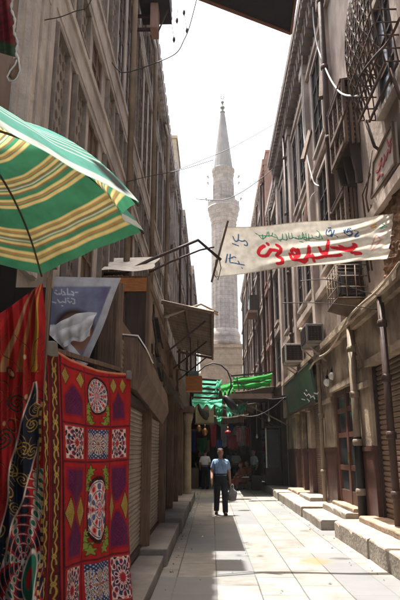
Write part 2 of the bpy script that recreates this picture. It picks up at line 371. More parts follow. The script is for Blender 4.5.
def glazed(y0, y1, z0, z1, x):
    L_ = MB(); L_.add([(x + .01, y0, z0), (x + .01, y1, z0), (x + .01, y1, z1), (x + .01, y0, z1)], [(0, 1, 2, 3)], 1)
    for yy in (y0, (y0 + y1) / 2 - .03, y1 - .06): L_.box(x + .012, x + .035, yy, yy + .06, z0, z1)
    nz = max(2, int((z1 - z0) / .55))
    for j in range(nz + 1):
        zz = z0 + j * (z1 - z0 - .06) / nz; L_.box(x + .012, x + .03, y0 + .062, y1 - .062, zz, zz + .055)
    return L_
pro = {}
for fl, (z0, z1) in enumerate(((3.5, 6.18), (6.82, 7.53), (8.25, 11.18), (11.57, 12.43))):
    a = lattice(5.36, 5.92, z0, z1, XL).build('lattice_window', lat_m, LB)
    b = glazed(6.22, 6.92, z0, z1, XL).build('glazed_window', [M['wood'], M['blueglass'] if fl in (2, 3) else M['wood']], LB)
    for i in range(0, 17):
        if i == 0: continue
        if random.random() < (.9 if fl < 2 else .45) or (i in (2, 3)): copy_part(b, (0, 0 + 1.0 * i - 1.0 + .0, 0), LB) if (random.random() < .15) else copy_part(a, (0, .86 + 1.0 * (i - 1) + .06, 0), LB)
        else: copy_part(b, (0, 1.0 * (i - 1), 0), LB) if i != 1 else None
# drain pipes & conduit on the facade
for yy, zt in ((9.3, 12.4), (13.2, 12.4), (17.6, 12.4)):
    t = MB(); t.tube([(XL + .32, yy, 3.3), (XL + .32, yy, 11.9), (XL + .2, yy, zt)], .055, 8); t.build('drain_pipe', M['pipebeige'], LB)

# low plain wall next door (left edge of the photo)
PW = MB(); PW.box(-4.5, -1.8, -3, 4.54, 0, 8.5); tag(PW.build('plaster_wall', M['leftwall']), 'plain dark brown plaster wall beyond the corner pilaster at upper left', 'wall')

# far left buildings
def row_building(name, label, side, X, Y0, Y1, H, m, bay=1.3, floors=((4.6, 6.6), (7.4, 9.6), (10.4, 12.6)), wm=None, depth=4, ped=.25, cat='building', pipes=1, balc=False):
    """plain old facade facing the alley; side=-1 left, +1 right"""
    R = thing(name, label, cat, (X + side * depth / 2, (Y0 + Y1) / 2, 0)); s = -side
    w = MB(); w.box(X, X + side * depth, Y0, Y1, 0, H); w.build('wall', m, R)
    c = MB(); c.box(X, X + s * ped, Y0 - .02, Y1 + .02, H - .35, H); c.box(X, X + s * (ped - .1), Y0, Y1, H - .7, H - .352)
    y = Y0 + .1
    while y < Y1 - .2: c.box(X, X + s * (ped - .02), y, y + .18, H - .62, H - .354); y += .45
    c.build('cornice', m, R)
    n = int((Y1 - Y0) / bay); first = {}
    for k in range(n + 1):
        yy = Y0 + k * (Y1 - Y0) / n
        if k == 0: p = MB(); p.box(X, X + s * .12, yy, yy + .25, 3, H - .72); pp = p.build('pilaster', m, R); continue
        if k < n: copy_part(pp, (0, k * (Y1 - Y0) / n, 0), R)
    for fi, (z0, z1) in enumerate(floors):
        if z1 > H - .8: continue
        wb = MB(); a, b = Y0 + .25 + .2, Y0 + (Y1 - Y0) / n - .2
        wb.add([(X + s * .01, a, z0), (X + s * .01, b, z0), (X + s * .01, b, z1), (X + s * .01, a, z1)], [(0, 1, 2, 3)], 1)
        for q in (a, (a + b) / 2 - .03, b - .06): wb.box(X + s * .012, X + s * .07, q, q + .06, z0, z1)
        for q in (z0, z0 + (z1 - z0) * .6, z1 - .06): wb.box(X + s * .012, X + s * .06, a + .062, b - .062, q, q + .06)
        wb.box(X + s * .012, X + s * .2, a - .08, b + .08, z0 - .12, z0 - .003, 2)
        o = wb.build('window', [M['darkwood'], M['glass'], m], R)
        for k in range(1, n): copy_part(o, (0, k * (Y1 - Y0) / n, 0), R)
        bd = MB(); bd.box(X, X + s * .17, Y0, Y1, z1 + .25, z1 + .48); bd.build('floor_band', m, R)
    for q in range(pipes):
        yy = Y0 + (q + .6) * (Y1 - Y0) / (pipes + .3)
        t = MB(); t.tube([(X + s * .25, yy, 3), (X + s * .25, yy, H - .9), (X + s * .1, yy, H - .75)], .06, 8); t.build('drain_pipe', M['pipebrown'], R)
    return R
row_building('stone_building', 'narrow grey stone building just past the lattice building on the left', -1, -1.72, 23.05, 30.0, 13.9, M['leftstone'])
row_building('stone_building', 'distant grey brown building with long cornice behind the corrugated awning', -1, -1.68, 30.05, 44.0, 14.7, M['leftstone'], bay=1.7, pipes=2)
row_building('plaster_building', 'farthest pinkish building on the left, meeting the white sky beside the minaret', -1, -1.62, 44.05, 57, 16.0, M['pink2'], bay=1.9)
sb = thing('rooftop_block', 'sunlit sandstone block standing above the left roofline', 'rooftop block', (-2.6, 27.6, 13.9))
b = MB(); b.box(-3.6, -1.72, 26.2, 29.4, 13.9, 16.9); b.build('wall', M['sandstone'], sb)
b = MB(); b.box(-3.66, -1.66, 26.14, 29.46, 16.902, 17.05); b.build('coping', M['sandstone'], sb)

# ================================================================== LEFT: shop row with roller shutters (front at X=-1)
SR = thing('shop_row', 'row of closed shops with grey roller shutters along the shaded left side', 'shops', (-1.3, 14, 0))
w = MB(); w.box(XL, -1.12, 6.45, 26.5, 0, 3.2); w.box(XL, -1.0, 9.5, 26.5, 3.2, 4.05); w.build('wall', M['wood'], SR)
def shutter(y0, y1, z0, z1, X, s, m, parent, pitch=.062, amp=.013):
    b = MB(); n = int((z1 - z0) / pitch); zz = []; xx = []
    for k in range(n):
        z = z0 + k * (z1 - z0) / n; p_ = (z1 - z0) / n
        zz += [z, z + p_ * .25, z + p_ * .7, z + p_ * .9]; xx += [0, amp, amp, 0]
    V = []; 
    for z, x in zip(zz, xx): V += [(X + s * x, y0, z), (X + s * x, y1, z)]
    b.add(V, [(2 * i, 2 * i + 1, 2 * i + 3, 2 * i + 2) for i in range(len(zz) - 1)])
    o = b.build('roller_shutter', m, parent)
    e = MB(); e.box(X - s * .01, X + s * .05, y0, y1, z0 - .07, z0 - .004); e.build('bottom_rail', M['darksteel'], o)
    return o
spans = [(6.46, 9.25), (9.65, 12.25), (12.75, 14.6), (15.0, 16.8), (17.2, 19.2), (20.4, 22.2), (22.8, 25.6)]
for k, (a, b_) in enumerate(spans):
    if k in (2, 5):
        q = MB(); q.box(-1.115, -1.09, a, b_, .2, 2.9); q.build('dark_doorway', M['void'], SR)
    else: shutter(a, b_, .27, 2.95, -1.1, 1, M['shutterL'], SR)
edges = [9.25, 12.25, 14.6, 16.8, 19.2, 22.2]; nxt = [9.65, 12.75, 15.0, 17.2, 20.4, 22.8]
for a, b_ in zip(edges, nxt):
    q = MB(); q.box(-1.119, -.98, a + .01, b_ - .01, 0.02, 3.19); q.box(-.98, -.95, a + .06, a + .14, .2, 3.1); q.build('door_post', M['wood'], SR)
q = MB(); q.box(-1.119, -.95, 9.5, 26.4, 2.97, 3.17); q.build('lintel', M['darkwood'], SR)
for yy, zz, hh in ((10.4, 3.25, .62), (13.6, 3.3, .5), (16.2, 3.25, .6)):
    q = MB(); q.box(-.997, -.93, yy, yy + 1.5, zz, zz + hh); q.box(-.932, -.91, yy - .03, yy + 1.53, zz + hh - .05, zz + hh + .03); q.box(-.932, -.91, yy - .03, yy + 1.53, zz - .03, zz + .05); q.build('fascia_board', M['wood'], SR)
# rolled metal shutter housing over the first shop
hd = thing('shutter_housing', 'slanting brown shutter box with front corner painted pale as if sunlit above the nearest left shutter', 'shutter box', (-.95, 8.5, 2.3))
b = MB()
prof = [(-1.11, 2.40), (-.90, 2.28), (-.79, 2.5), (-.82, 2.80), (-.93, 2.96), (-1.11, 2.98)]
b.prism([(x, 7.1, z + .03) for x, z in prof], (0, 3.7, -.22)); b.build('casing', M['wood'], hd, .02)
b = MB(); b.prism([(-.815, 7.08, 2.84), (-.92, 7.08, 3.0), (-1.11, 7.08, 3.02), (-1.11, 7.08, 3.03), (-.91, 7.08, 3.012), (-.80, 7.08, 2.845)], (0, .9, -.054)); b.build('painted_sun_strip', M['white'], hd)  # white strip paints a sunlit edge along the top of the box
b = MB()
b.box(-1.11, -1.0, 7.2, 10.7, 2.2, 2.3); b.build('guide', M['darksteel'], hd)
# beige round post
po = thing('round_post', 'pale beige round post at the far end of the left shutters', 'post', (-.82, 20.0, 0))
b = MB(); b.lathe(-.82, 20, [(.17, 0), (.17, .25), (.13, .3), (.125, 2.5), (.15, 2.6), (.19, 2.75), (.19, 2.9)], 16); b.build('shaft', mat('ochre_plaster', (.33, .25, .16), None, 3, .8, .2), po)
b = MB(); b.box(-1.06, -.6, 19.77, 20.23, 2.902, 3.1); b.build('cap', M['wood'], po)
# ledge stones
for lab, y0, y1, x1, h in (('low grey doorstep slab under the nearest left shutter', 5.9, 9.0, -.70, .16), ('taller grey doorstep block under the second left shutter', 9.05, 12.3, -.66, .24),
                      ('long grey doorstep block halfway along the left shutters', 12.6, 16.6, -.62, .30), ('farthest left doorstep block near the round post', 17.0, 21.5, -.60, .28)):
    b = MB(); b.box(-1.118, x1, y0, y1, .002, h); tag(b.build('doorstep', M['ledge'], None, .02), lab, 'doorstep', 'doorsteps along the left shutters')

# ---- wooden kiosk with black letters
KI = thing('wooden_kiosk', 'brown wooden kiosk block with black lettering on its street side', 'kiosk', (-1.3, 9.8, 2.9))
b = MB(); b.box(-1.74, -1.0, 8.6, 11.4, 3.21, 4.25); b.build('cabinet', M['wood'], KI)
b = MB()
for x0 in (-1.74, -1.52, -1.3, -1.13): b.box(x0, x0 + .17 if x0 < -1.2 else -1.0, 8.555, 8.598, 2.2, 3.98)
b.build('front_boards', M['darkwood'], KI)
b = MB(); b.box(-1.74, -.99, 8.54, 8.597, 3.985, 4.2); b.build('front_beam', M['orangewood'], KI)
b = MB(); b.box(-.998, -.95, 8.56, 8.72, 2.86, 4.24); b.box(-.998, -.95, 11.2, 11.4, 2.86, 4.24); b.box(-.998, -.955, 8.722, 11.198, 2.86, 2.98); b.box(-.998, -.955, 8.722, 11.198, 4.1, 4.22); b.build('side_frame', M['wood'], KI)
b = MB(); b.box(-1.11, -.975, 8.72, 11.2, 2.98, 4.1); b.build('sign_panel', mat('weathered_sign', (.30, .21, .15), (.19, .13, .095), 4, .8, .2), KI)
# black letters traced on the panel (painted strokes with thickness)
b = MB()
for pl in ([(153.6, 303), (154.2, 318)], [(152.8, 316), (157.0, 345)], [(154.2, 318), (157.6, 338), (160.3, 348)], [(152.2, 342), (152.6, 352)], [(155.2, 346), (158, 362), (155.5, 358)], [(156.3, 368), (159.6, 381)], [(157, 352), (160, 372)]):
    q = [atX(x, y, -.965) for x, y in pl]
    for a, c_ in zip(q[:-1], q[1:]): b.bar((-.97, a[1], a[2]), (-.97, c_[1], c_[2]), .03, .14, up=(0, 1, 0))
b.build('lettering', M['black'], KI)
# pale tarpaulin roof over the stall
def roofsheet(u, v):
    y = 8.42 + v * 1.15; x = -1.76 + u * .86 + .02 * np.sin(v * 9)
    z = 4.275 + .02 * u + v * .60 + .02 * np.sin(u * 7 + v * 4) * (1 - v) - .02 * np.sin(v * 3.1)
    return x, y, z
o = sheet('tarpaulin_roof', roofsheet, 40, 50, clothmat('pale_tarpaulin', False, (.86, .83, .77), .3)); tag(o, 'pale tarpaulin roof sheet sloping over the top of the wooden kiosk', 'tarpaulin')

# ---- market stall behind the textiles
ST = thing('market_stall', 'dark wooden market stall frame behind the red hanging textiles', 'stall', (-1.4, 5.5, 0))
b = MB(); b.box(-1.79, -1.76, 3.0, 8.5, 0, 3.3); b.build('back_panel', M['darkwood'], ST)
b = MB(); b.box(-1.755, -1.02, 6.3, 6.36, 0, 3.42)
for x0 in (-1.55, -1.32, -1.12): b.box(x0, x0 + .02, 6.28, 6.298, 0, 3.42)
b.build('board_panel', M['wood'], ST)
for x_, y_ in ((-1.33, 4.42), (-.93, 5.8), (-1.0, 6.15)):
    q = MB(); q.box(x_ - .03, x_ + .03, y_ - .03, y_ + .03, 0, 2.42 if y_ < 6 else 3.4); q.build('post', M['wood'], ST)
b = MB(); b.bar((-1.33, 4.46, 2.40), (-.93, 5.78, 2.40), .04); b.build('rail', M['wood'], ST)
b = MB(); b.bar((-1.25, 4.27, 0), (-1.25, 4.27, 2.9), .035); b.build('hanging_pole', M['wood'], ST)
b = MB(); b.box(-1.60, -1.30, 4.52, 4.545, 1.0, 2.9); b.box(-1.785, -1.602, 4.52, 4.545, 1.0, 3.36); b.build('interior_shade_panel', M['void'], ST)  # flat dark panel painted as the shaded inside of the stall
b = MB(); b.box(-1.755, -1.25, 6.12, 6.27, .0, 2.9); b.build('interior_shade_slab', M['void'], ST)  # plain dark slab standing in for the gloom behind the poster

# ---- blue poster
def poster_xy(u, v):
    # left edge: straight down and in to the point, right edge slanting
    lx = np.interp(v, [0, .55, 1], [25, 45, 78]); ly = np.interp(v, [0, .55, 1], [276, 326, 364])
    rx = 121 + (87 - 121) * v; ry = 278 + (367 - 278) * v
    return lx * (1 - u) + rx * u, ly * (1 - u) + ry * u
PK = np.array(ray(200, 300))
def ray_np(px, py):
    a = (px - 200) / F; b = (300 - py) / F; f = cP - sP * b; u = sP + cP * b
    return a * math.cos(YAW) - f * math.sin(YAW), a * math.sin(YAW) + f * math.cos(YAW), u
def plane_pts(px, py, Y):
    dx, dy, dz = ray_np(px, py); t = Y / dy; return dx * t, np.zeros_like(px) + Y, CH + dz * t
def posterfn(u, v):
    px, py = poster_xy(u, v); x, y, z = plane_pts(px, py, 6.0)
    return x, y + .03 * np.sin(u * 7 + v * 4) * v - .02 * np.sin(v * 9), z
def postercol(u, v):
    px, py = poster_xy(u, v); n = len(u)
    c = np.tile(np.array([[.46, .47, .51]]), (n, 1))
    inn = ss(-(py - 287), 0, 1.5) * ss(-((px - 47)), 0, 2) * ss(px - (111 - (py - 288) * .42), 0, 1.5)
    c = mixc(c, (.20, .225, .34), inn)
    c = mixc(c, (.10, .075, .16), inn * ss(-(px - 100), 0, 10) * .6)
    # generic head and shoulders
    d = np.hypot((px - 74) / 20, (py - 328) / 19); c = mixc(c, (.07, .045, .04), inn * ss(d, 1, .25))
    d = np.hypot((px - 74) / 16.5, (py - 334) / 19); c = mixc(c, (.36, .20, .15), inn * ss(d, 1, .3))
    txt = [[(62, 290), (62, 294), (60, 295)], [(64, 292), (66, 295), (63, 295.5)], [(68, 289), (68, 295), (71, 295)], [(72, 292), (74, 293), (74, 296), (72, 295)], [(76, 293), (78, 293)],
           [(55, 293), (58, 295), (60, 294)], [(56, 291), (57, 291)],
           [(58, 300), (60, 303), (63, 302), (66, 303), (66, 299)], [(68, 301), (70, 303), (72, 302)], [(72, 299), (75, 300), (75, 304), (73, 304)], [(62, 306), (63, 306)], [(68, 299), (69, 299)], [(52, 302), (56, 303)]]
    for ex in (68, 80): c = mixc(c, (.05, .03, .03), ss(np.hypot((px - ex) / 3.4, (py - 327 - .15 * np.abs(px - ex)) / .8), 1, .4) * inn)
    c = mixc(c, (.62, .64, .70), ss(stroke_dist(px, py, txt), .55, .5))
    d = np.abs(np.hypot((px - 29), (py - 289) * 1.0) - 6); c = mixc(c, (.10, .16, .4), ss(d, 1.0, .8))
    return c
PO = thing('blue_poster', 'torn blue poster banner with white arabic text hanging in a point over the red textile', 'poster', (-1.4, 6, 2.4))
sheet('printed_sheet', posterfn, 170, 150, clothmat('poster_vinyl', True, trans=.2), PO, postercol)
def foldfn(poly, Y, bul):
    P = np.array([plane_pts(np.array([float(x)]), np.array([float(y)]), Y) for x, y in poly])[:, :, 0]
    def fn(u, v):
        a = P[0][None] * ((1 - u) * (1 - v))[:, None] + P[1][None] * (u * (1 - v))[:, None] + P[2][None] * (u * v)[:, None] + P[3][None] * ((1 - u) * v)[:, None]
        a[:, 1] -= bul * np.sin(u * math.pi) * np.sin(v * math.pi) + .012 * np.sin(v * 19 + u * 5); return a[:, 0], a[:, 1], a[:, 2]
    return fn
fm = clothmat('poster_back', False, (.60, .61, .64), .15)
sheet('folded_strip', foldfn([(44, 326), (54, 324), (88, 364), (78, 366)], 5.96, .03), 12, 30, fm, PO)
def crumple(u, v):
    P = [(44, 327), (97, 311), (90, 338), (62, 347)]
    px = (P[0][0] * (1 - u) + P[1][0] * u) * (1 - v) + (P[3][0] * (1 - u) + P[2][0] * u) * v
    py = (P[0][1] * (1 - u) + P[1][1] * u) * (1 - v) + (P[3][1] * (1 - u) + P[2][1] * u) * v + 2.5 * np.sin(u * 6 + 1) * (1 - v) + 1.8 * np.sin(u * 11) * v
    x, y, z = plane_pts(px, py, 5.93)
    y = y - .035 * np.abs(np.sin(v * 6.5 + u * 2.2 + .6 * np.sin(u * 8))) - .012 * np.sin(u * 23 + v * 5) - .03 * np.sin(v * math.pi)
    return x, y, z
sheet('crumpled_flap', crumple, 60, 40, fm, PO)

# ================================================================== corrugated awning
AW = thing('tin_awning', 'brown corrugated tin awning jutting over the alley from the left', 'awning', (-.5, 13.5, 4.2))
b = MB(); V = []; n = 70
for k in range(n + 1):
    y = 11.2 + k * 5.4 / n; r_ = .035 * (1 if k % 4 in (1, 2) else -1) * .5
    zo = 4.34 - .012 * (y - 11.2)
    for x, dz in ((-1.0, .22), (-.5, .10), (.04 + .02 * math.sin(k), -.02)): V.append((x, y, zo + dz + r_))
b.add(V, [(3 * k + j, 3 * k + j + 1, 3 * k + j + 4, 3 * k + j + 3) for k in range(n) for j in range(2)])
b.build('tin_sheet', M['tin'], AW)
b = MB(); b.bar((-1.0, 11.22, 4.50), (.05, 11.22, 4.26), .05, .06); b.bar((-1.0, 16.5, 4.4), (.05, 16.5, 4.2), .05, .06); b.bar((0.03, 11.2, 4.24), (.03, 16.55, 4.18), .05, .05); b.bar((-.5, 11.2, 4.36), (-.5, 16.55, 4.3), .05, .05)
b.build('frame', M['wood'], AW)
b = MB()
for yy in (11.7, 14.0, 16.3): b = MB(); b.bar((-1.0, yy, 3.5), (-.12, yy, 4.22), .035); b.build('strut', M['darksteel'], AW)
b = MB(); b.tube([atX(*(176, 316), -1.0), atY(165, 317, 11.4), atY(201, 304, 11.4), atY(218, 313, 11.5)], .025, 6); b.tube([atY(206, 309, 12), atY(218, 315, 12.2)], .02, 6); b.build('angle_bracket', M['cream'], AW)

# banner pole frame: two bent rods coming out from the kiosk roof
def wire(name, label, cat, pts, r, m, group=None, n=6):
    b = MB(); P = [Vector(p) for p in pts]
    # catmull-rom smoothing
    Q = []
    for i in range(len(P) - 1):
        p0 = P[max(i - 1, 0)]; p1 = P[i]; p2 = P[i + 1]; p3 = P[min(i + 2, len(P) - 1)]
        for t in np.linspace(0, 1, 9)[:-1]:
            Q.append(.5 * ((2 * p1) + (p2 - p0) * t + (2 * p0 - 5 * p1 + 4 * p2 - p3) * t * t + (3 * p1 - p0 - 3 * p2 + p3) * t ** 3))
    Q.append(P[-1]); b.tube(Q, r, n); o = b.build(name, m); return tag(o, label, cat, group)
def rod(name, label, pts, r, m):
    b = MB(); b.tube(pts, r, 8); return tag(b.build(name, m), label, 'rod')
rod('bent_rod', 'thick black bent rod reaching from the pale tarpaulin to the banner pole', [atY(88, 274, 8.75), atY(124, 273, 8.8), atY(150, 260, 9.0), atY(198, 240, 9.4), atY(221, 260, 9.48)], .028, M['darksteel'])
rod('bent_rod', 'thinner brown bent rod below the black one beside the banner', [atY(150, 272, 9.0), atY(170, 262, 9.2), atY(200, 250, 9.5), atY(214, 247, 9.6)], .017, M['rust'])

# ================================================================== hanging textiles
def cloth2fn(u, v):
    A = np.array([-1.285, 4.35]); B = np.array([-.805, 5.75])
    z0 = 2.36 - .07 * np.sin(u * math.pi) * (1 - v) ** 2 + .05 * (1 - u) * (1 - v) + .03 * np.maximum(0, .06 - u) * 10
    x = A[0] + (B[0] - A[0]) * u; y = A[1] + (B[1] - A[1]) * u
    f = (.020 * np.sin(u * 19 + v * 2.2 + .5 * np.sin(v * 5)) + .009 * np.sin(u * 41 + v * 1.2)) * (.3 + v) + .05 * np.sin(v * 4 + u * 3) * v
    z = z0 - v * 2.15
    return x + .95 * f + .05 * u * v, y - .3 * f, z
def motif(px, py, cx, cy, rx, ry, cols, n, seed):
    """lace rosette: white ground cut by red and dark petal lines"""
    X = (px - cx) / rx; Yy = (py - cy) / ry; r = np.hypot(X, Yy); th = np.arctan2(Yy, X); n2 = max(4, n)
    pet = np.cos(n2 * th + np.where(np.floor(r * 3.2) % 2 > 0, math.pi, 0)); v1 = pet * np.sin(r * 3.2 * math.pi)
    c = np.tile(np.array([cols[0]]), (len(px), 1))
    c = np.where((v1 > .28)[:, None], np.array(cols[1]), c); c = np.where((v1 < -.42)[:, None], np.array(cols[2]), c)
    c = np.where((v1 > .72)[:, None], np.array(cols[3]), c)
    ring = np.abs((r * 3.2) % 1 - .5) > .44; c = np.where((ring & (r > .2))[:, None], np.array(cols[4]), c)
    c = np.where((r < .12)[:, None], np.array(cols[1]), c)
    return c, r, X, Yy
RED = (.34, .018, .018); PUR = (.105, .016, .055); NAV = (.028, .045, .11); WH = (.62, .55, .50); GR = (.20, .27, .045); GD = (.42, .30, .07); BK = (.03, .012, .014); PK_ = (.62, .20, .20)
def cloth2col(u, v):
    px = 43 + u * 87; py = 366 + v * 245
    qx = px - .085 * (py - 366) * (1 - .55 * u); qy = py + (u * 6) * (1 - v * 2.3)
    n = len(u); c = np.tile(np.array([RED]), (n, 1))
    rowb = [376, 427, 461, 549, 592, 640]
    # left chain borders
    for xc, wd in ((41.0, 2.6), (50.5, 3.0)):
        d = np.abs(qx - xc); c = mixc(c, BK, ss(d, wd + .9, .6)); c = mixc(c, (.085, .014, .014), ss(d, wd, .5))
        ph = (qy % 22); sgn = np.where((qy // 22) % 2 == 0, 1, -1)
        xw = xc + sgn * 1.7 * np.sin(ph / 22 * 2 * math.pi); d1 = np.abs(qx - xw); xw2 = xc - sgn * 1.7 * np.sin(ph / 22 * 2 * math.pi)
        c = mixc(c, GD, ss(d1, .55, .5)); c = mixc(c, (.33, .30, .10), ss(np.abs(qx - xw2), .5, .5) * (ph > 4) * (ph < 18))
        c = mixc(c, GD, ss(np.abs(np.hypot(qx - xc, ph - 11) - 1.5), .45, .4))
    c = mixc(c, BK, ss(np.abs(qx - 45.8), .5, .5)); c = mixc(c, BK, ss(np.abs(qx - 56.2), .7, .6))
    for yb in rowb: c = mixc(c, (.09, .012, .02), ss(np.abs(qy - yb), .9, .8) * (qx > 56))
    for xb in (77.5, 103.5): c = mixc(c, (.16, .012, .02), ss(np.abs(qx - xb), .6, .7))
    for a, b_, kind in ((rowb[0], rowb[1], 0), (rowb[1], rowb[2], 1), (rowb[2], rowb[3], 2), (rowb[3], rowb[4], 1), (rowb[4], rowb[5], 2)):
        ym = (a + b_) / 2; hh = (b_ - a) / 2
        for ci, (x0, x1) in enumerate(((57, 77), (78, 103), (104, 124))):
            xm = (x0 + x1) / 2; hw = (x1 - x0) / 2
            ins = (qx > x0 + 1) & (qx < x1 - 1) & (qy > a + 1.5) & (qy < b_ - 1.5)
            if kind == 1:
                sq = ss(np.maximum(np.abs(qx - xm) / (hw - 2), np.abs(qy - ym) / (hh - 3)), 1, .08)
                if ci == 1:
                    c = mixc(c, NAV, sq)
                    mc, r, X, Y_ = motif(qx * 1, qy, xm, ym, hw * .95, hh * .9, [NAV, (.30, .36, .42), WH, RED, NAV], 6, .4)
                    for dx in (-.62, .62, 0):
                        mc, r, X, Y_ = motif(qx, qy, xm + dx * hw, ym, hw * .38, hh * .62, [WH, RED, NAV, GR, NAV], 8, 1.1 + dx)
                        c = np.where(((r < 1) & (sq > .5))[:, None], mc, c)
                    k = (np.sin(qx * 1.9) * np.sin(qy * 1.9) > .45) & (sq > .5) & (r > 1); c = np.where(k[:, None], np.array((.36, .42, .46)), c)
                else:
                    c = mixc(c, WH, sq)
                    mc, r, X, Y_ = motif(qx, qy, xm, ym, hw - 2, hh - 3, [WH, RED, BK, NAV, PK_], 6 if a == rowb[1] else 8, 2.2)
                    c = np.where(((r < 1.25) & (sq > .5))[:, None], mc, c)
                    st = r * (1 + .22 * np.cos(8 * np.arctan2(Y_, X)))
                    c = mixc(c, NAV, ss(np.abs(st - .62), .07, .06) * sq); c = mixc(c, (.35, .02, .03), ss(st, .2, .08) * sq)
            elif ci == 1:
                ex, ey = hw * .78, hh * (.66 if kind == 0 else .62); yc = ym - (5 if kind == 0 else 0)
                mc, r, X, Y_ = motif(qx, qy, xm, yc, ex, ey, [WH, PK_, (.08, .10, .20), RED, (.10, .05, .09)], 8 if kind == 0 else 6, .7)
                rr = r if kind == 0 else np.maximum(r, np.abs(Y_) ** .8 * .2 + np.abs(X) * 1.15)
                c = mixc(c, BK, ss(rr, 1.14, .06)); c = np.where((rr < 1.0)[:, None], mc, c)
                for sx in (-1, 1):
                    for sy in ((1,) if kind == 0 else (-1, 1)):
                        lx, ly = xm + sx * hw * .72, ym + sy * hh * .70
                        for (ddx, ddy, rr_) in ((0, 0, 3.2), (-sx * 2.5, sy * 5, 2.6), (sx * 1.5, -sy * 6, 2.4), (sx * .8, -sy * 11, 1.8)):
                            d = np.hypot((qx - lx - ddx), (qy - ly - ddy) / 1.3) * (1 + .35 * np.sin(5 * np.arctan2(qy - ly - ddy, qx - lx - ddx)))
                            c = mixc(c, BK, ss(d, rr_ + .6, .5) * ins); c = mixc(c, GR, ss(d, rr_, .5) * ins)
            else:
                # purple pointed panels with dotted triangles
                for sgn in ((1,) if kind == 0 else (-1, 1)):
                    yc = ym + (4 if kind == 0 else sgn * hh * .48); L_ = hh * (.60 if kind == 0 else .42)
                    t = np.abs(qx - xm) / (hw * .82); s_ = (qy - yc) / L_ * sgn
                    sh = np.maximum(t + np.clip(-s_, 0, 9) * .9 - .05, np.abs(s_)) if kind else np.maximum(t + np.clip(-s_ - .1, 0, 9), np.abs(s_))
                    c = mixc(c, (.25, .012, .03), ss(sh, 1.0, .06)); c = mixc(c, PUR, ss(sh, .86, .08))
                    k = (np.sin(qx * 2.6 + np.sin(qy * .8)) * np.sin(qy * 1.7) > .35) & (sh < .8); c = np.where(k[:, None], np.array((.055, .015, .07)), c)
                for sx in (-1, 1):
                    yc = a + 9 if kind == 0 else ym
                    t = np.abs(qx - (xm + sx * hw * .62)) / (hw * .36) + np.abs(qy - yc) / (hh * .30)
                    c = mixc(c, BK, ss(t, 1.15, .1)); c = mixc(c, GD, ss(t, 1.0, .1) * (.45 + .55 * (np.sin(qx * 4) * np.sin(qy * 4) > 0)))
    # thin black curls scattered on the red ground
    c = mixc(c, (.32, .015, .02), ss(np.abs(np.sin(qx * .9) + np.sin(qy * .7 + 2 * np.sin(qx * .3)) - .3), .10, .1) * .45)
    # hems
    c = mixc(c, (.55, .22, .12), ss(v, .008, .006)); c = mixc(c, (.16, .02, .02), ss(1 - u, .02, .012) * .7)
    return c
tx = clothmat('applique_cotton', True, trans=.12)
T2 = thing('applique_textile', 'red applique textile with tile pattern and medallions hanging straight on the stall', 'textile', (-1.05, 5.05, .2), 'patterned textiles hung for sale')
sheet('cloth', cloth2fn, 330, 760, tx, T2, cloth2col)
for u_, nm in ((.06, 'clip'), (.97, 'clip')):
    x, y, z = [float(q[0]) for q in cloth2fn(np.array([u_]), np.array([0.]))]
    b = MB(); b.hexa([(x - .05, y - .11, z - .07), (x + .045, y - .05, z - .09), (x + .05, y + .06, z - .07), (x - .04, y + .04, z - .07), (x - .045, y - .1, z + .03), (x + .035, y - .04, z + .04), (x + .04, y + .05, z + .04), (x - .035, y + .04, z + .03)]) if u_ < .5 else b.box(x - .02, x + .03, y - .05, y + .04, z - .06, z + .02)
    b.build(nm, mat('grey_clip', (.16, .145, .13), None, 6, .6, .1), T2, .01)

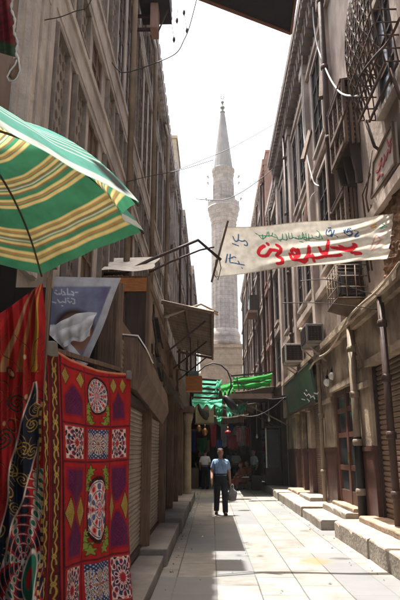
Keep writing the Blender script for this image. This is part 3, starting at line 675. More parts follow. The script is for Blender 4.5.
# gathered textile at the left edge: hangs from a peak
def c1edge(v):
    return np.interp(v, [0, .1, .3, 1], [42.5, 45.5, 43.5, 43.0])
def cloth1fn(u, v):
    py = (283 + 40 * (1 - u) ** 1.1 + 12 * np.sin((1 - u) * 2.2)) * (1 - v) + 628 * v
    px = -40 + (c1edge(v) + 40) * u
    Y = 4.0 + .18 * u + .085 * np.sin(u * 26 + 6 * (1 - v)) * (.35 + .65 * v) + .03 * np.sin(u * 47 + 2 * v) + .06 * np.sin((u * 1.6 + v) * 7) * (1 - v)
    dx, dy, dz = ray_np(px, py); t = Y / dy
    return dx * t, Y, CH + dz * t
def cloth1col(u, v):
    py = (283 + 40 * (1 - u) ** 1.1 + 12 * np.sin((1 - u) * 2.2)) * (1 - v) + 628 * v
    px = -40 + (c1edge(v) + 40) * u
    n = len(u); wx = px + 2.0 * np.sin(py * .045) + 1.0 * np.sin(py * .11); wy = py + 2 * np.sin(px * .2)
    c = np.tile(np.array([(.33, .018, .02)]), (n, 1))
    # long dark folds of other colour printed stripes at the top (hem bands following the drape)
    fan = (wx - 43) / np.maximum(py - 270, 6)
    for f0, col, wd in ((-.42, (.40, .25, .12), .04), (-.75, (.42, .03, .03), .05), (-1.05, (.03, .10, .06), .07), (-.25, (.34, .16, .06), .03), (-.1, (.45, .3, .06), .03)):
        c = mixc(c, col, ss(np.abs(fan - f0), wd, .02) * (py < 372) * .85)
    # dark green/navy scrolls on red
    for cx, cy, r0 in ((16, 403, 8), (4, 440, 9)):
        X, Y_ = wx - cx, wy - cy; r = np.hypot(X, Y_); th = np.arctan2(Y_, X)
        sp = np.abs(((r - r0 * .16 * th) / (r0 * .5)) % 1 - .5); c = mixc(c, (.022, .035, .03), ((sp < .22) & (r < r0 * 1.35)) * 1.0)
    f2 = .30 * wx + 2.6 * np.sin(.075 * wy + .13 * wx) + 1.2 * np.sin(.17 * wy - .2 * wx); c = mixc(c, (.018, .03, .026), ((np.abs(np.sin(f2)) < .16) & (wy > 335)) * .9); c = mixc(c, (.36, .22, .06), ((np.abs(np.sin(f2 + .28)) < .035) & (wy > 335)) * .6)
    for cx, cy in ((25, 355), (10, 375), (5, 425), (24, 395)):
        c = mixc(c, (.5, .34, .2), ss(np.hypot(wx - cx, (wy - cy) / 1.5), 1.6, .8))
    # navy wedge outlined in white with gold arabesque
    left = np.interp(wy, [383, 420, 470, 520, 560, 620], [31, 22, 12, 2, -8, -20]); right = np.interp(wy, [383, 405, 408, 440, 470, 485, 520, 620], [33, 36, 41, 41, 34, 26, 12, -10])
    inside = (wx > left) & (wx < right) & (wy > 383)
    c = np.where(inside[:, None], np.array((.02, .024, .045)), c)
    fld = .42 * wx + 2.2 * np.sin(.13 * wy + .16 * wx) + 1.3 * np.sin(.21 * wy - .3 * wx); gsc = ((np.abs(np.sin(fld)) < .20) & (np.sin(.09 * wy + .25 * wx) > -.3)) * 1.0
    for cx, cy, r0, hd_ in ((33, 425, 6, 1), (25, 448, 7, -1), (34, 452, 6, 1), (14, 470, 7, 1), (24, 478, 6, -1), (6, 495, 7, -1), (13, 510, 6, 1), (-2, 530, 7, 1), (36, 410, 3.5, -1), (18, 440, 4, 1)):
        X, Y_ = wx - cx, wy - cy; r = np.hypot(X, Y_); th = np.arctan2(Y_, X) * hd_
        sp = np.abs(((r - r0 * .15 * th) / (r0 * .55)) % 1 - .5); gsc = np.maximum(gsc, (sp < .16) & (r < r0 * 1.15))
    c = mixc(c, (.40, .25, .055), gsc * inside)
    for e in (left, right):
        c = mixc(c, (.60, .52, .46), ss(np.abs(wx - e), .8, .6) * (wy > 383))
    # lower right: red/white/green border medallions
    low = (wx > right + 1) & (wy > 470)
    mc, r, X, Y_ = motif(wx, wy, 22, 560, 14, 30, [(.40, .025, .03), (.6, .54, .5), (.02, .03, .05), (.03, .16, .09), (.6, .54, .5)], 6, .3)
    c = np.where(low[:, None], mc * .9, c)
    for cx, cy, rx, ry in ((31, 578, 6, 24),):
        d = np.hypot((wx - cx) / rx, (wy - cy) / ry); c = mixc(c, (.6, .54, .5), ss(d, 1.2, .1) * low); c = mixc(c, (.02, .15, .09), ss(d, 1, .1) * low); c = mixc(c, (.5, .03, .04), ss(d, .45, .1) * low)
    e = np.abs(wx - (c1edge(v) - 2.5)); c = mixc(c, (.5, .38, .12), ss(e, 1.2, .8) * (np.sin(wy * .7) > -.2) * (wy > 400)); c = mixc(c, (.03, .03, .035), ss(e, .8, .5) * (np.sin(wy * .7) < -.2) * (wy > 400))
    return c
o = sheet('applique_textile', cloth1fn, 260, 700, tx, None, cloth1col); tag(o, 'red and navy arabesque textile gathered to a peak at the left edge', 'textile', 'patterned textiles hung for sale')

# dark textile in the very top-left corner with a knotted fringe
TH = thing('fringed_textile', 'dark red fringed cloth with a knotted end hanging in the top left corner', 'textile', (-1.4, 3.2, 3.9))
def c3fn(u, v):
    px = -25 + u * (33 + 10 * v); py = -30 + v * (88 - 12 * (1 - u)); dx, dy, dz = ray_np(px, py); Y = 3.2 + .03 * np.sin(u * 20) + .02 * np.sin(v * 9); t = Y / dy
    return dx * t, Y, CH + dz * t
def c3col(u, v):
    c = np.tile(np.array([(.13, .015, .018)]), (len(u), 1)); c = mixc(c, (.03, .06, .03), ss(np.abs(v - .93), .08, .05)); c = mixc(c, (.02, .01, .01), ss(np.abs(np.sin(v * 30 + u * 9)), .3, .3) * .6); return c
sheet('cloth', c3fn, 40, 60, tx, TH, c3col)
b = MB(); P = [atY(8 + 10 * t + 1.2 * math.sin(t * 25), -30 + 89 * t, 3.17) for t in np.linspace(.3, 1, 26)]; b.tube(P, [.008 + .004 * math.sin(i * 2.2) for i in range(26)], 7); b.build('fringe', M['whitecloth'], TH)
b = MB(); P = [atY(x, y, 3.16) for x, y in ((18, 57), (19, 64), (20, 71), (17, 78), (14, 81), (9, 81), (7, 77), (10, 71), (15, 65), (17, 60))]; b.tube(P, .006, 7); P = [atY(x, y, 3.19) for x, y in ((17, 60), (15, 68), (12, 75), (13, 79))]; b.tube(P, [.02, .035, .03, .012], 8, 1); b.build('knot', [M['whitecloth'], M['wood']], TH)
#@@PART3
# ================================================================== umbrella
UM = thing('market_umbrella', 'green umbrella with yellow and orange stripes tilted over the stall', 'umbrella', (-1.49, 2.74, 0))
uc = np.array([-1.412, 2.706, 2.84]); ax = np.array([.084, -.042, 1.]); ax /= np.linalg.norm(ax)
e1 = np.cross([0, 1, 0], ax); e1 /= np.linalg.norm(e1); e2 = np.cross(ax, e1)
R_, ph, H_ = 1.132, -.257, .478
K = [uc + R_ * (math.cos(ph + i * math.pi / 4) * e1 + math.sin(ph + i * math.pi / 4) * e2) for i in range(8)]
K[0] = np.array(atY(139, 202, K[0][1])); K[1] = np.array(atY(144, 231, K[1][1])); K[2] = np.array(atY(42, 274, K[2][1]))
POW = 2.5
def upt(i, s, r):
    a = K[i % 8]; b_ = K[(i + 1) % 8]; q = a[None] * (1 - s)[:, None] + b_[None] * s[:, None] - uc[None]
    ins = 1 - (.10 if i % 8 == 0 else .02) * np.sin(s * math.pi) * r ** 3
    hgt = H_ * (1 - r ** POW)
    hgt = hgt - .04 * np.sin(s * math.pi) * np.sin(r * math.pi) + .004 * np.sin(s * 17 + i) * r * np.sin(s * math.pi)
    return uc[None] + q * (r * ins)[:, None] + ax[None] * hgt[:, None]
def ucol_in(s, r, i):
    n = len(s); G = (.055, .23, .125); c = np.tile(np.array([G]), (n, 1)); Yl = (.72, .56, .24); Or = (.52, .24, .08); Br = (.24, .15, .08); W_ = (.62, .58, .45)
    for base, w in ((.945, .165), (.66, .18), (.37, .17)):
        for off, col, ww in ((.0, Yl, .016), (.022, Or, .008), (.040, Yl, .014), (.062, G, .01), (.078, Br, .010), (.092, Yl, .012), (.112, W_, .006), (.124, Br, .008), (.140, Yl, .014), (.160, Or, .008), (.176, Yl, .012)):
            off = off * w / .19
            c = mixc(c, col, ss(np.abs(r - (base - off)), ww * .55, .005))
    return c
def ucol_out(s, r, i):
    n = len(s); c = np.tile(np.array([(.10, .36, .29)]), (n, 1))  # outer face: same fabric, faded, with its sunlit paleness painted in
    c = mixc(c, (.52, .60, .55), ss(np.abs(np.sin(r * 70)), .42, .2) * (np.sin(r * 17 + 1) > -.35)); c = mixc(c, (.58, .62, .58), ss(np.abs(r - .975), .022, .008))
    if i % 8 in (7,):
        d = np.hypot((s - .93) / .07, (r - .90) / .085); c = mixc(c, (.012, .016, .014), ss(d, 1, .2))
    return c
PP, CI, CO, FF = [], [], [], []; NS, NR = 30, 230; off = 0
for i in range(8):
    s, r = np.meshgrid(np.linspace(0, 1, NS), np.linspace(0.02, 1, NR)); s = s.ravel(); r = r.ravel()
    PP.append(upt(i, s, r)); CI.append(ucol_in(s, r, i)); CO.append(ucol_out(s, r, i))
    idx = np.arange(NS * NR).reshape(NR, NS) + off; FF.append(np.stack([idx[:-1, :-1], idx[1:, :-1], idx[1:, 1:], idx[:-1, 1:]], -1).reshape(-1, 4)); off += NS * NR
PP = np.concatenate(PP) - np.array(UM.location); FF = np.concatenate(FF)
me = bpy.data.meshes.new('canopy'); me.from_pydata(PP.tolist(), [], FF.tolist()); me.polygons.foreach_set('use_smooth', [True] * len(FF))
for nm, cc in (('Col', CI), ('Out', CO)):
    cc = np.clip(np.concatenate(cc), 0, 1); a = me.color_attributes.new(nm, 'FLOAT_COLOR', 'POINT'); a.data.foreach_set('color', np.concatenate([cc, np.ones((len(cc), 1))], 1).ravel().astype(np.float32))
um = clothmat('umbrella_canvas', True, trans=.5)
nt = um.node_tree; N = nt.nodes; L = nt.links
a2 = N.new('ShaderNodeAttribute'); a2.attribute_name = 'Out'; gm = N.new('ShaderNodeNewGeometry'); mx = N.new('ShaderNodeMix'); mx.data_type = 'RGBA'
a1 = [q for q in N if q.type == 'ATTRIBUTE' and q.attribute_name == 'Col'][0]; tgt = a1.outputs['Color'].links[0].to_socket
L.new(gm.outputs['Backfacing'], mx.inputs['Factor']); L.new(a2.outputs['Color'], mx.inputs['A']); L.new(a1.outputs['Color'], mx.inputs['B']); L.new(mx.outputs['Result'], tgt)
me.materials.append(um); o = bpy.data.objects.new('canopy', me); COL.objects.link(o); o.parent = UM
for i in range(8):
    rr = np.linspace(.03, 1.0, 22); P = upt(i, np.zeros(22), rr) - ax[None] * .018
    b = MB(); b.tube([tuple(q) for q in P], .007, 6)
    b.build('rib', M['rust'], UM)
apx = uc + ax * H_
b = MB(); b.tube([tuple(apx + ax * .08), tuple(uc - ax * .2), (uc[0] - ax[0] * 2.8, uc[1] - ax[1] * 2.8, 0.02)], .022, 10); b.build('pole', M['white'], UM)
b = MB(); b.lathe(apx[0], apx[1], [(.05, apx[2] - .06), (.055, apx[2] - .02), (.03, apx[2] + .02)], 12); b.build('hub', M['black'], UM)

# ================================================================== RIGHT: near plaster building
XR = 3.2
RB = thing('plaster_building', 'tall pinkish brown plaster building with caged windows and shops on the right', 'building', (5, 14, 0))
w = MB(); w.box(XR, 8, -2, 25.2, 4.45, 15.0); w.box(XR + .16, 8, -2, 25.2, 0, 4.45); w.build('wall', M['pink'], RB)
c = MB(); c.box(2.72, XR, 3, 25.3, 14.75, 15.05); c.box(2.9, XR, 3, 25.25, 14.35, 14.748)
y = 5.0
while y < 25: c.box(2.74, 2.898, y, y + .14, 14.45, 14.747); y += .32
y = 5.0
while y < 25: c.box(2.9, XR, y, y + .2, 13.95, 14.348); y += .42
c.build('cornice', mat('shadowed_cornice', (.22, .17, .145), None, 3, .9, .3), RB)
for y0, y1 in ((7.9, 8.3), (13.35, 13.75), (16.6, 17.0), (20.4, 20.9), (24.6, 25.15)):
    p = MB(); p.box(XR - .16, XR, y0, y1, 4.5, 14.35); p.box(XR - .22, XR, y0 - .06, y1 + .06, 13.6, 13.9); p.build('pilaster', M['pink'], RB)
for z0, z1, pr in ((5.9, 6.1, .14), (9.75, 9.9, .1), (13.3, 13.45, .1)):
    b = MB()
    for y0, y1 in ((3, 7.9), (8.3, 13.35), (13.75, 16.6), (17.0, 20.4), (20.9, 24.6)): b.box(XR - pr, XR, y0 + .005, y1 - .005, z0, z1)
    b.build('string_course', M['pink'], RB)
def recess_window(y0, y1, z0, z1, parent, pane, sill=True, shut=False):
    X = XR; b = MB()
    b.add([(X - .008, y0, z0), (X - .008, y1, z0), (X - .008, y1, z1), (X - .008, y0, z1)], [(0, 1, 2, 3)], 1)
    for a, q in ((y0 - .1, y0), (y1, y1 + .1)): b.box(X - .1, X - .001, a, q, z0 - .05, z1 + .1, 0)
    b.box(X - .1, X - .001, y0 + .001, y1 - .001, z1, z1 + .1, 0)
    for q in (y0, (y0 + y1) / 2 - .03, y1 - .06): b.box(X - .06, X - .012, q + .002, q + .058, z0, z1 - .002, 2)
    n = max(2, int((z1 - z0) / .6))
    for j in range(n + 1): zz = z0 + j * (z1 - z0 - .06) / n; b.box(X - .05, X - .012, y0 + .062, y1 - .062, zz, zz + .05, 2)
    if sill: b.box(X - .14, X - .001, y0 - .12, y1 + .12, z0 - .15, z0 - .055, 0)
    if shut:
        b.hexa([(X - .1, y0 - .02, z0), (X - .5, y0 - .32, z0), (X - .52, y0 - .28, z0), (X - .1, y0 + .02, z0), (X - .1, y0 - .02, z1), (X - .5, y0 - .32, z1), (X - .52, y0 - .28, z1), (X - .1, y0 + .02, z1)], 2)
    return b.build('window', [M['pink2'], pane, M['darkwood']], parent)
for (y0, y1, z0, z1, pn, sh) in ((14.3, 15.7, 10.2, 12.9, 'void', 1), (17.4, 18.5, 10.2, 12.9, 'blueglass', 0), (19.0, 20.0, 10.2, 12.9, 'void', 1), (21.4, 22.4, 10.2, 12.9, 'glass', 0), (23.1, 24.1, 10.2, 12.9, 'void', 0),
                             (14.3, 15.5, 6.5, 9.3, 'void', 0), (17.3, 18.3, 6.5, 9.4, 'glass', 1), (19.0, 20.0, 6.5, 9.4, 'void', 0), (21.4, 22.4, 6.5, 9.4, 'blueglass', 1), (23.1, 24.1, 6.5, 9.4, 'void', 0)):
    recess_window(y0, y1, z0, z1, RB, M[pn], True, False)
# caged bay window (wire basket)
def cage(y0, y1, z0, z1, dep, name, label, nb=11, nr=11, r=.017, belly=.2):
    t = thing(name, label, 'window cage', (XR, (y0 + y1) / 2, z0)); b = MB()
    fx = lambda z: XR - dep - belly * math.sin(max(0, min(1, (z1 - z) / (z1 - z0))) * math.pi) * .8
    for k in range(nb + 1):
        y = y0 + (y1 - y0) * k / nb; b.tube([(fx(z), y, z) for z in np.linspace(z0, z1, 9)], r, 5)
    for k in range(nr + 1):
        z = z0 + (z1 - z0) * k / nr; b.tube([(XR, y0, z), (fx(z), y0, z), (fx(z), y1, z), (XR, y1, z)], r, 5)
    for k in range(1, 4):
        for y in (y0, y1): b.tube([(XR - (XR - fx(z)) * k / 4, y, z) for z in np.linspace(z0, z1, 7)], r * .8, 5)
    # scroll arcs between the bars
    for k in range(nb):
        for j in range(nr):
            ya = y0 + (y1 - y0) * k / nb; yb = y0 + (y1 - y0) * (k + 1) / nb; za = z0 + (z1 - z0) * j / nr; zb = z0 + (z1 - z0) * (j + 1) / nr
            P = [(fx(za + (zb - za) * q), ya + (yb - ya) * (q if (k + j) % 2 else 1 - q) + .2 * (yb - ya) * math.sin(q * math.pi), za + (zb - za) * q) for q in np.linspace(0, 1, 5)]
            b.tube(P, r * .7, 4, cap=False)
    b.build('iron_bars', M['rust'], t)
    b = MB(); b.box(XR - dep - .02, XR - dep + .02, y0, y1, z0 - .05, z0 - .01); b.box(XR - .25, XR - .21, y0, y1, z0 - .05, z0 - .01); b.build('base_bars', M['rust'], t)
    for y in (y0 + .1, y1 - .1): b = MB(); b.tube([(XR - .02, y, z0 - .75), (XR - .2, y, z0 - .6), (XR - dep + .1, y, z0 - .06)], .03, 6); b.build('bracket', M['rust'], t)
    return t
cage(8.0, 9.7, 7.6, 10.3, .42, 'window_cage', 'bulging rusty wire cage over the blue framed window at upper right')
recess_window(8.35, 9.45, 7.65, 10.1, RB, M['blueglass'])
# dark wooden oriel with lattice
def oriel(y0, y1, z0, z1, dep, label):
    t = thing('lattice_balcony', label, 'balcony', (XR, (y0 + y1) / 2, z0)); X = XR - dep
    b = MB(); b.box(X + .05, XR - .002, y0 + .05, y1 - .05, z0, z1); b.build('box_frame', M['darkwood'], t)
    b = MB()
    for y in np.linspace(y0, y1, 4): b.box(X - .01, X + .06, y - .05, y + .05, z0 - .05, z1 + .1)
    for z in (z0 - .05, (z0 * .6 + z1 * .4), z1): b.box(X - .03, X + .045, y0 + .051, y1 - .051, z, z + .1)
    for x in (X + dep * .5, XR - .06): b.box(x - .03, x + .03, y0, y0 + .049, z0 - .05, z1 + .1)
    b.build('rails', M['wood'], t)
    b = MB()
    n = int((z1 - z0) / .13)
    for j in range(n):
        z = z0 + .07 + j * (z1 - z0 - .1) / n
        for k in range(int((y1 - y0) / .13)):
            y = y0 + .08 + k * .13; b.box(X + .02, X + .048, y, y + .05, z, z + .05)
            
        for k in range(int(dep / .13)): b.box(X + .06 + k * .13, X + .11 + k * .13, y0 + .03, y0 + .049, z, z + .05)
    b.build('lattice', M['wood'], t)
    for y in (y0 + .1, (y0 + y1) / 2, y1 - .15): b = MB(); b.hexa([(XR - .001, y, z0 - .9), (XR - .1, y, z0 - .9), (XR - .1, y + .1, z0 - .9), (XR - .001, y + .1, z0 - .9), (XR - .001, y, z0 - .01), (X + .1, y, z0 - .01), (X + .1, y + .1, z0 - .01), (XR - .001, y + .1, z0 - .01)]); b.build('bracket', M['darkwood'], t)
    b = MB(); b.hexa([(X - .04, y0 - .03, z1 + .1), (XR, y0 - .03, z1 + .1), (XR, y1 + .03, z1 + .1), (X - .04, y1 + .03, z1 + .1), (X - .04, y0 - .03, z1 + .13), (XR, y0 - .03, z1 + .2), (XR, y1 + .03, z1 + .2), (X - .04, y1 + .03, z1 + .13)]); b.build('roof', M['darkwood'], t)
oriel(11.1, 12.5, 8.0, 9.35, .34, 'dark wooden lattice balcony box beside the wire cage on the right facade')
oriel(11.7, 13.0, 5.9, 7.1, .28, 'smaller dark lattice box low on the right facade just above the banner')
# awning-like iron grilles / clutter between
b = MB()
for k in range(10):
    y = 10.2 + random.random() * 2.8; z = 5.9 + random.random() * 1.6
    b.tube([(XR - .05, y, z), (XR - .18, y + .2, z - .3 - random.random()), (XR - .05, y + .5, z - 1.2)], .018, 5)
t = b.build('loose_conduits', M['rust'], RB)
# slanting posts (props) seen against the plaster
b = MB(); b.bar((XR - .08, 13.9, 12.4), (XR - .35, 13.15, 10.4), .1, .12); b.build('timber_prop', M['wood'], RB)
b = MB(); b.bar((XR - .05, 16.4, 11.4), (XR - .45, 15.7, 10.0), .1, .12); b.build('timber_prop', M['wood'], RB)
b = MB(); b.bar((XR - .05, 17.2, 9.6), (XR - .4, 16.9, 7.9), .1, .1); b.build('timber_prop', M['redplaster'], RB)
# slanted cream sign board
sg = thing('wall_sign', 'faded cream signboard with red script below the wire cage', 'sign', (XR - .12, 9.9, 6.2))
q = [atX(x, y, XR - .12) for x, y in ((372, 198), (374, 162), (393, 122), (396, 163))]
b = MB(); b.prism([(XR - .12, a[1], a[2]) for a in q], (.06, 0, 0)); b.build('board', M['cream'], sg)
b = MB()
for i in range(4): a, c_ = q[i], q[(i + 1) % 4]; b.bar((XR - .13, a[1], a[2]), (XR - .13, c_[1], c_[2]), .035, .05)
b.build('frame', M['wood'], sg)
b = MB()
for pl in ([(376, 172), (379, 170), (381, 163), (383, 166), (385, 158)], [(384, 155), (386, 160), (388, 150), (390, 152), (391, 143)], [(377, 180), (380, 174), (383, 175)], [(387, 140), (389, 146), (392, 136)], [(379, 165), (382, 158)]):
    P = [atX(x, y, XR - .126) for x, y in pl]
    for a, c_ in zip(P[:-1], P[1:]): b.bar((XR - .128, a[1], a[2]), (XR - .128, c_[1], c_[2]), .045, .012, up=(1, 0, 0))
b.build('red_script', M['redpaint'], sg)
# rough exposed pier (crumbling orange brown masonry) on the near right
b = MB()
rs = random.Random(3)
b = MB(); NY, NZ = 26, 34; V = []
for j in range(NZ + 1):
    for i in range(NY + 1):
        e = 0 if i in (0, NY) or j in (0, NZ) else 1
        V.append((XR + .01 - e * (.02 + .035 * rs.random() ** 2 + (.02 if (j // 2 + i // 4) % 2 else 0)), 7.6 + 2.7 * i / NY + .03 * rs.random(), 4.52 + 1.75 * j / NZ + .02 * rs.random()))
b.add(V, [(j * (NY + 1) + i, j * (NY + 1) + i + 1, (j + 1) * (NY + 1) + i + 1, (j + 1) * (NY + 1) + i) for j in range(NZ) for i in range(NY)])
b.build('exposed_masonry', mat('orange_masonry', (.24, .12, .055), (.08, .045, .028), 5, .95, .5, dirt=.6), RB)

# ---- stone shopfront (ground floor)
def seg(y0, y1, dado=True):
    b = MB(); b.box(XR, XR + .159, y0, y1, 1.72 if dado else .28, 4.449); b.box(XR - .05, XR, y0 + .05, y1 - .05, 2.9, 3.02); b.build('stone_pier', M['beige'], RB)
    if dado:
        b = MB(); b.box(XR - .015, XR + .158, y0, y1, .28, 1.717); b.box(XR - .035, XR - .015, y0, y1, 1.62, 1.70); b.build('marble_dado', M['redmarble'], RB)
piers = [(5.5, 8.95), (11.85, 13.05), (15.55, 17.35), (19.25, 19.95), (21.0, 21.25), (22.6, 25.15)]
for a, b_ in piers: seg(a, b_)
tops = [(8.95, 11.85, 3.28), (13.05, 15.55, 3.12), (17.35, 19.25, 3.08), (19.95, 21.0, 3.0), (21.25, 22.6, 3.0)]
for a, b_, z in tops:
    b = MB(); b.box(XR, XR + .159, a + .002, b_ - .002, z, 4.447); b.box(XR - .07, XR - .001, a - .08, b_ + .08, z + .002, z + .13); b.build('lintel', M['beige'], RB)
b = MB(); b.box(XR - .2, XR - .002, 5.5, 25.15, 4.34, 4.5); b.box(XR - .12, XR - .002, 5.5, 25.15, 4.22, 4.338); b.build('moulded_cornice', M['beige'], RB)
# recess sides (jambs) behind the openings
shutter(8.97, 11.83, .30, 3.27, XR + .14, -1, M['shutter'], RB, .095, .024)
for a in (8.96, 11.75): b = MB(); b.box(XR + .06, XR + .15, a, a + .09, .28, 3.27); b.build('guide_rail', M['darksteel'], RB)
shutter(17.37, 19.23, .34, 3.07, XR + .14, -1, M['shutter'], RB)
shutter(21.27, 22.58, .34, 2.99, XR + .14, -1, M['shutter'], RB)
b = MB(); b.box(XR + .13, XR + .155, 19.96, 20.99, .3, 2.99); b.build('dark_doorway', M['void'], RB)
# red double door with panes
dr = MB(); dr.box(XR + .10, XR + .15, 13.07, 15.53, .36, 3.1); do = dr.build('shop_door', M['reddoor'], RB)
b = MB()
for y0, y1 in ((13.07, 13.25), (14.2, 14.4), (15.35, 15.53)): b.box(XR + .04, XR + .098, y0, y1, .36, 3.1)
for z0, z1 in ((.36, .72), (1.18, 1.3), (1.95, 2.07), (2.55, 2.67), (2.98, 3.1)):
    for y0, y1 in ((13.252, 14.198), (14.402, 15.348)): b.box(XR + .05, XR + .098, y0, y1, z0, z1)
b.build('door_frame', M['reddoor'], do)
for y0, y1 in ((13.252, 14.198), (14.402, 15.348)):
    for z0, z1 in ((1.3, 1.95), (2.07, 2.55), (2.67, 2.98), (.72, 1.18)):
        b = MB(); b.box(XR + .08, XR + .097, y0, y1, z0, z1); b.build('pane', M['glass'], do)
b = MB(); b.box(XR + .0, XR + .03, 14.16, 14.22, 1.35, 1.6); b.build('handle', M['brass'], do)
b = MB(); b.box(XR + .072, XR + .079, 13.5, 13.75, 1.98, 2.2); b.build('notice', M['white'], do)
b = MB(); b.box(XR - .02, XR + .1, 12.93, 13.03, .3, 3.1); b.build('pale_jamb', M['cream'], RB)
b = MB(); b.box(XR - .03, XR - .016, 13.0, 13.04, .45, 1.1); b.build('white_notice', M['white'], RB)
# carved relief panels
for y0, z0 in ((12.2, 3.35), (16.1, 3.2)):
    b = MB(); b.box(XR - .02, XR - .001, y0, y0 + .7, z0, z0 + .75)
    for a in range(5):
        for c_ in range(5):
            if (a + c_) % 2 == 0: b.box(XR - .04, XR - .021, y0 + .06 + a * .12, y0 + .15 + a * .12, z0 + .06 + c_ * .13, z0 + .16 + c_ * .13)
    b.build('carved_relief', M['beige'], RB)
# green sign
gs = thing('shop_sign', 'dark green hanging shop sign with white lettering marks over the farther shutters', 'sign', (XR - .1, 20.5, 2.95))
b = MB(); b.hexa([(XR - .14, 17.3, 3.05), (XR - .06, 17.3, 3.05), (XR - .06, 23.6, 3.05), (XR - .14, 23.6, 3.05), (XR - .3, 17.3, 4.18), (XR - .22, 17.3, 4.18), (XR - .22, 23.6, 4.18), (XR - .3, 23.6, 4.18)]); b.build('board', M['greensign'], gs)
b = MB()
for a, c_ in (((17.3, 3.05), (23.6, 3.05)), ((17.3, 4.18), (23.6, 4.18))):
    x = XR - .10 if a[1] < 3.5 else XR - .26; b.bar((x, a[0], a[1]), (x, c_[0], c_[1]), .12, .06)
b.build('frame', M['darkwood'], gs)
b = MB()
for pl in ([(303, 393), (305, 396), (307, 394), (309, 397)], [(308, 398), (311, 396), (312, 399)], [(305, 390), (306, 391)], [(312, 393), (315, 394), (316, 392)], [(300, 399), (303, 400)], [(305, 399), (307, 401), (306, 402)]):
    P = [atX(x, y, XR - .24) for x, y in pl]
    for a, c_ in zip(P[:-1], P[1:]):
        fx = lambda z: XR - .145 - .16 * (z - 3.05) / 1.13
        b.bar((fx(a[2]) - .004, a[1], a[2]), (fx(c_[2]) - .004, c_[1], c_[2]), .012, .028, up=(0, 0, 1))
b.build('white_script', M['white'], gs)
# pipes
def pipe(label, x, y, z0, z1, r, m, bend=None, collars=3, name='drain_pipe'):
    t = thing(name, label, 'pipe', (x, y, z0)); b = MB(); P = [(x, y, z0), (x, y, z1)] + (bend or []); b.tube(P, r, 12); b.build('tube', m, t)
    for k in range(collars):
        z = z0 + (k + .5) * (z1 - z0) / collars; c = MB(); c.lathe(x, y, [(r + .005, z - .07), (r + .025, z - .05), (r + .025, z + .05), (r + .005, z + .07)], 12); c.build('collar', m, t)
pipe('dark brown pipe in front of the big shutter at the right edge', XR - .12, 10.28, .41, 4.33, .065, M['pipebrown'], collars=4)
pipe('dark lower pipe with pale upper half between the red door and the big shutter', XR - .1, 12.75, .3, 4.3, .085, M['pipebeige'], collars=4)
b = MB(); b.lathe(XR - .1, 12.75, [(.089, .3), (.092, 1.9), (.089, 1.92)], 12); tag(b.build('pipe_sleeve', M['black']), 'black painted sleeve round the pale pipe by the red door', 'pipe sleeve')
pipe('pale thin pipe between the green sign and the red door', XR - .09, 16.9, .3, 4.9, .06, M['pipebeige'], [(XR - .3, 16.9, 5.05), (XR - .5, 17.3, 5.2)], 3)
pipe('long grey drain pipe up the middle of the right facade', XR - .24, 13.05, 6.1, 14.3, .075, M['pipebrown'], [(XR - .02, 13.05, 14.34)], 4)
pipe('slim brown drain pipe on the far part of the right facade', XR - .24, 21.15, 4.6, 14.2, .06, M['pipebrown'], None, 4)

# globe bulbs
for lab, px, py, Y in (('round white globe lamp, the larger and higher of two by the door', 332.5, 376, 15.4), ('round white globe lamp, the smaller and lower of two by the door', 327.3, 382.5, 16.0)):
    x, y, z = atY(px, py, Y); t = thing('globe_lamp', lab, 'lamp', (x, y, z), 'globe lamps over the shop door')
    b = MB(); b.lathe(x, y, [(.01, z - .11)] + [(.105 * math.sin(a), z - .105 * math.cos(a)) for a in np.linspace(.2, 2.9, 9)], 14); b.build('globe', M['bulb'], t)
    b = MB(); b.lathe(x, y, [(.035, z + .10), (.04, z + .17), (.02, z + .2)], 10); b.tube([(x, y, z + .19), (x + .05, y, z + .42), (XR + .0, y, z + .5)], .01, 5); b.build('holder', M['black'], t)

